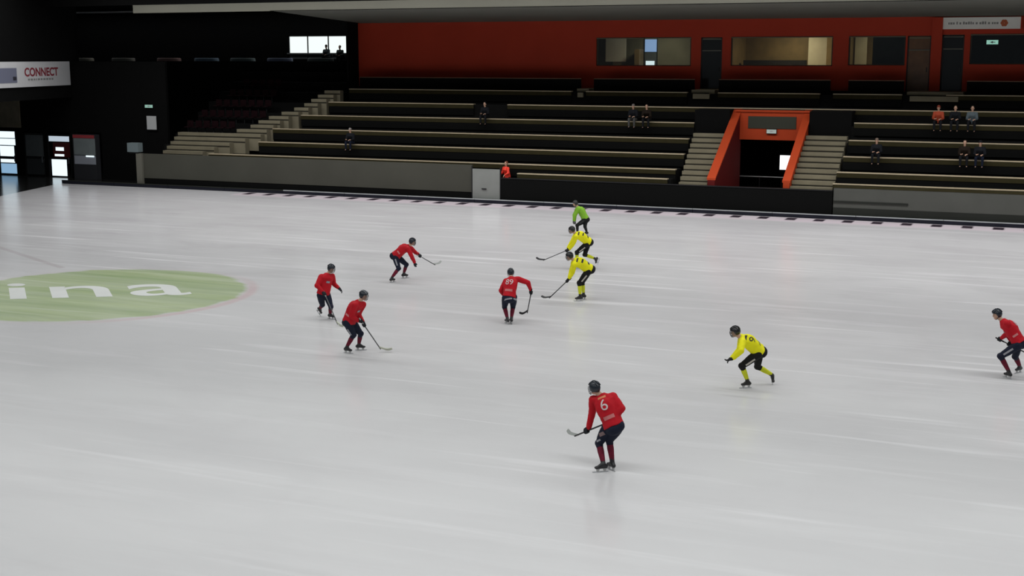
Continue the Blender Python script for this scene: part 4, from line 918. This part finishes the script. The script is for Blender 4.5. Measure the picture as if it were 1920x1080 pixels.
sitter(-8.45, 66.45, 2.87, dk, dk, 'lone spectator in black with a brownish cap near the front of the end block', GS, hat=mat('cap_brown', (.15, .105, .08), .8))
sitter(-5.85, 68.95, 4.42, mat('cloth_orange', (.36, .045, .012), .8), dk, 'spectator in an orange jacket in the end block', GS, hat=mat('cap_orange', (.20, .03, .012), .8))
sitter(-5.05, 68.95, 4.42, dk, dk, 'spectator in black sitting between the orange jacket and the blue grey jacket', GS, hair=mat('hair_brown', (.05, .03, .015), .8))
sitter(-4.25, 68.95, 4.42, mat('cloth_blue_grey', (.075, .10, .115), .8), dk, 'spectator in a blue grey jacket with dark hair in the end block', GS)
sitter(-4.35, 66.45, 2.87, dkb, dk, 'spectator in dark brown low in the end block under the blue grey jacket', GS, hair=mat('hair_reddish', (.07, .03, .018), .8))
sitter(-3.65, 66.45, 2.87, dk, jeans, 'spectator in black sitting next to the dark brown jacket', GS, hat=dk)
sitter(-46.75, 78.7, 7.62, mat('cloth_slate', (.06, .08, .085), .8), dk, 'cafe guest in slate grey with back to the bright cafe window', 'cafe guests', hat=dk)
sitter(-45.7, 78.9, 7.58, mat('cloth_green_grey', (.035, .05, .045), .8), dk, 'smaller dark cafe guest leaning over beside the slate grey one', 'cafe guests', lean=.3)
for x, y in ((-46.75, 78.72), (-45.7, 78.92)):
    o = empty('cafe_chair', (x, y, 6.65)); boxes('seat', dark_metal, o, (-.22, .22, -.22, .2, .82, .86)); boxes('backrest', dark_metal, o, (-.22, .22, .24, .28, .86, 1.3))
    for a in (-.2, .2):
        for c in (-.2, .2): boxes('leg', dark_metal, o, (a - .015, a + .015, c - .015, c + .015, 0, .82))
    tag(o, 'dark cafe stool chair under the %s guest' % ('slate grey' if x < -46.5 else 'smaller leaning'), 'chair', 'cafe chairs')
# steward by the gate, standing and leaning over it
P_ = empty('person', (-27.62, 64.98, .36)); tag(P_, 'steward in a bright orange red jacket leaning at the gate by the black barrier', 'person')
h = V((-.55, -.83, 0)).normalized(); u = V((0, 0, 1)); s = h.cross(u)
J = {}; J['pel'] = V((.02, .05, .95)); J['neck'] = V((-.02, -.07, 1.52)); J['head'] = J['neck'] + V((.03, -.05, .19))
for S, k in (('L', -1), ('R', 1)):
    J['h' + S] = J['pel'] + s * k * .10; J['k' + S] = J['h' + S] - u * .44; J['a' + S] = J['k' + S] - u * .41 ; J['t' + S] = J['a' + S] + h * .17 - u * .05
    J['s' + S] = J['neck'] + s * k * .19 - u * .06; J['e' + S] = J['s' + S] - u * .24 + s * k * .10 + h * .03; J['w' + S] = J['e' + S] + h * .20 - u * .10 - s * k * .05; J['g' + S] = J['w' + S] + h * .06 - u * .04
person_common(P_, J, h, s, u, mat('jacket_orange_red', (.95, .05, .025), .7), dk, None, mat('hair_ginger', (.16, .05, .02), .8))
struct('floor_gate_step', conc_d, (-29.3, -26.9, 64.5, 65.25, 0, .34))
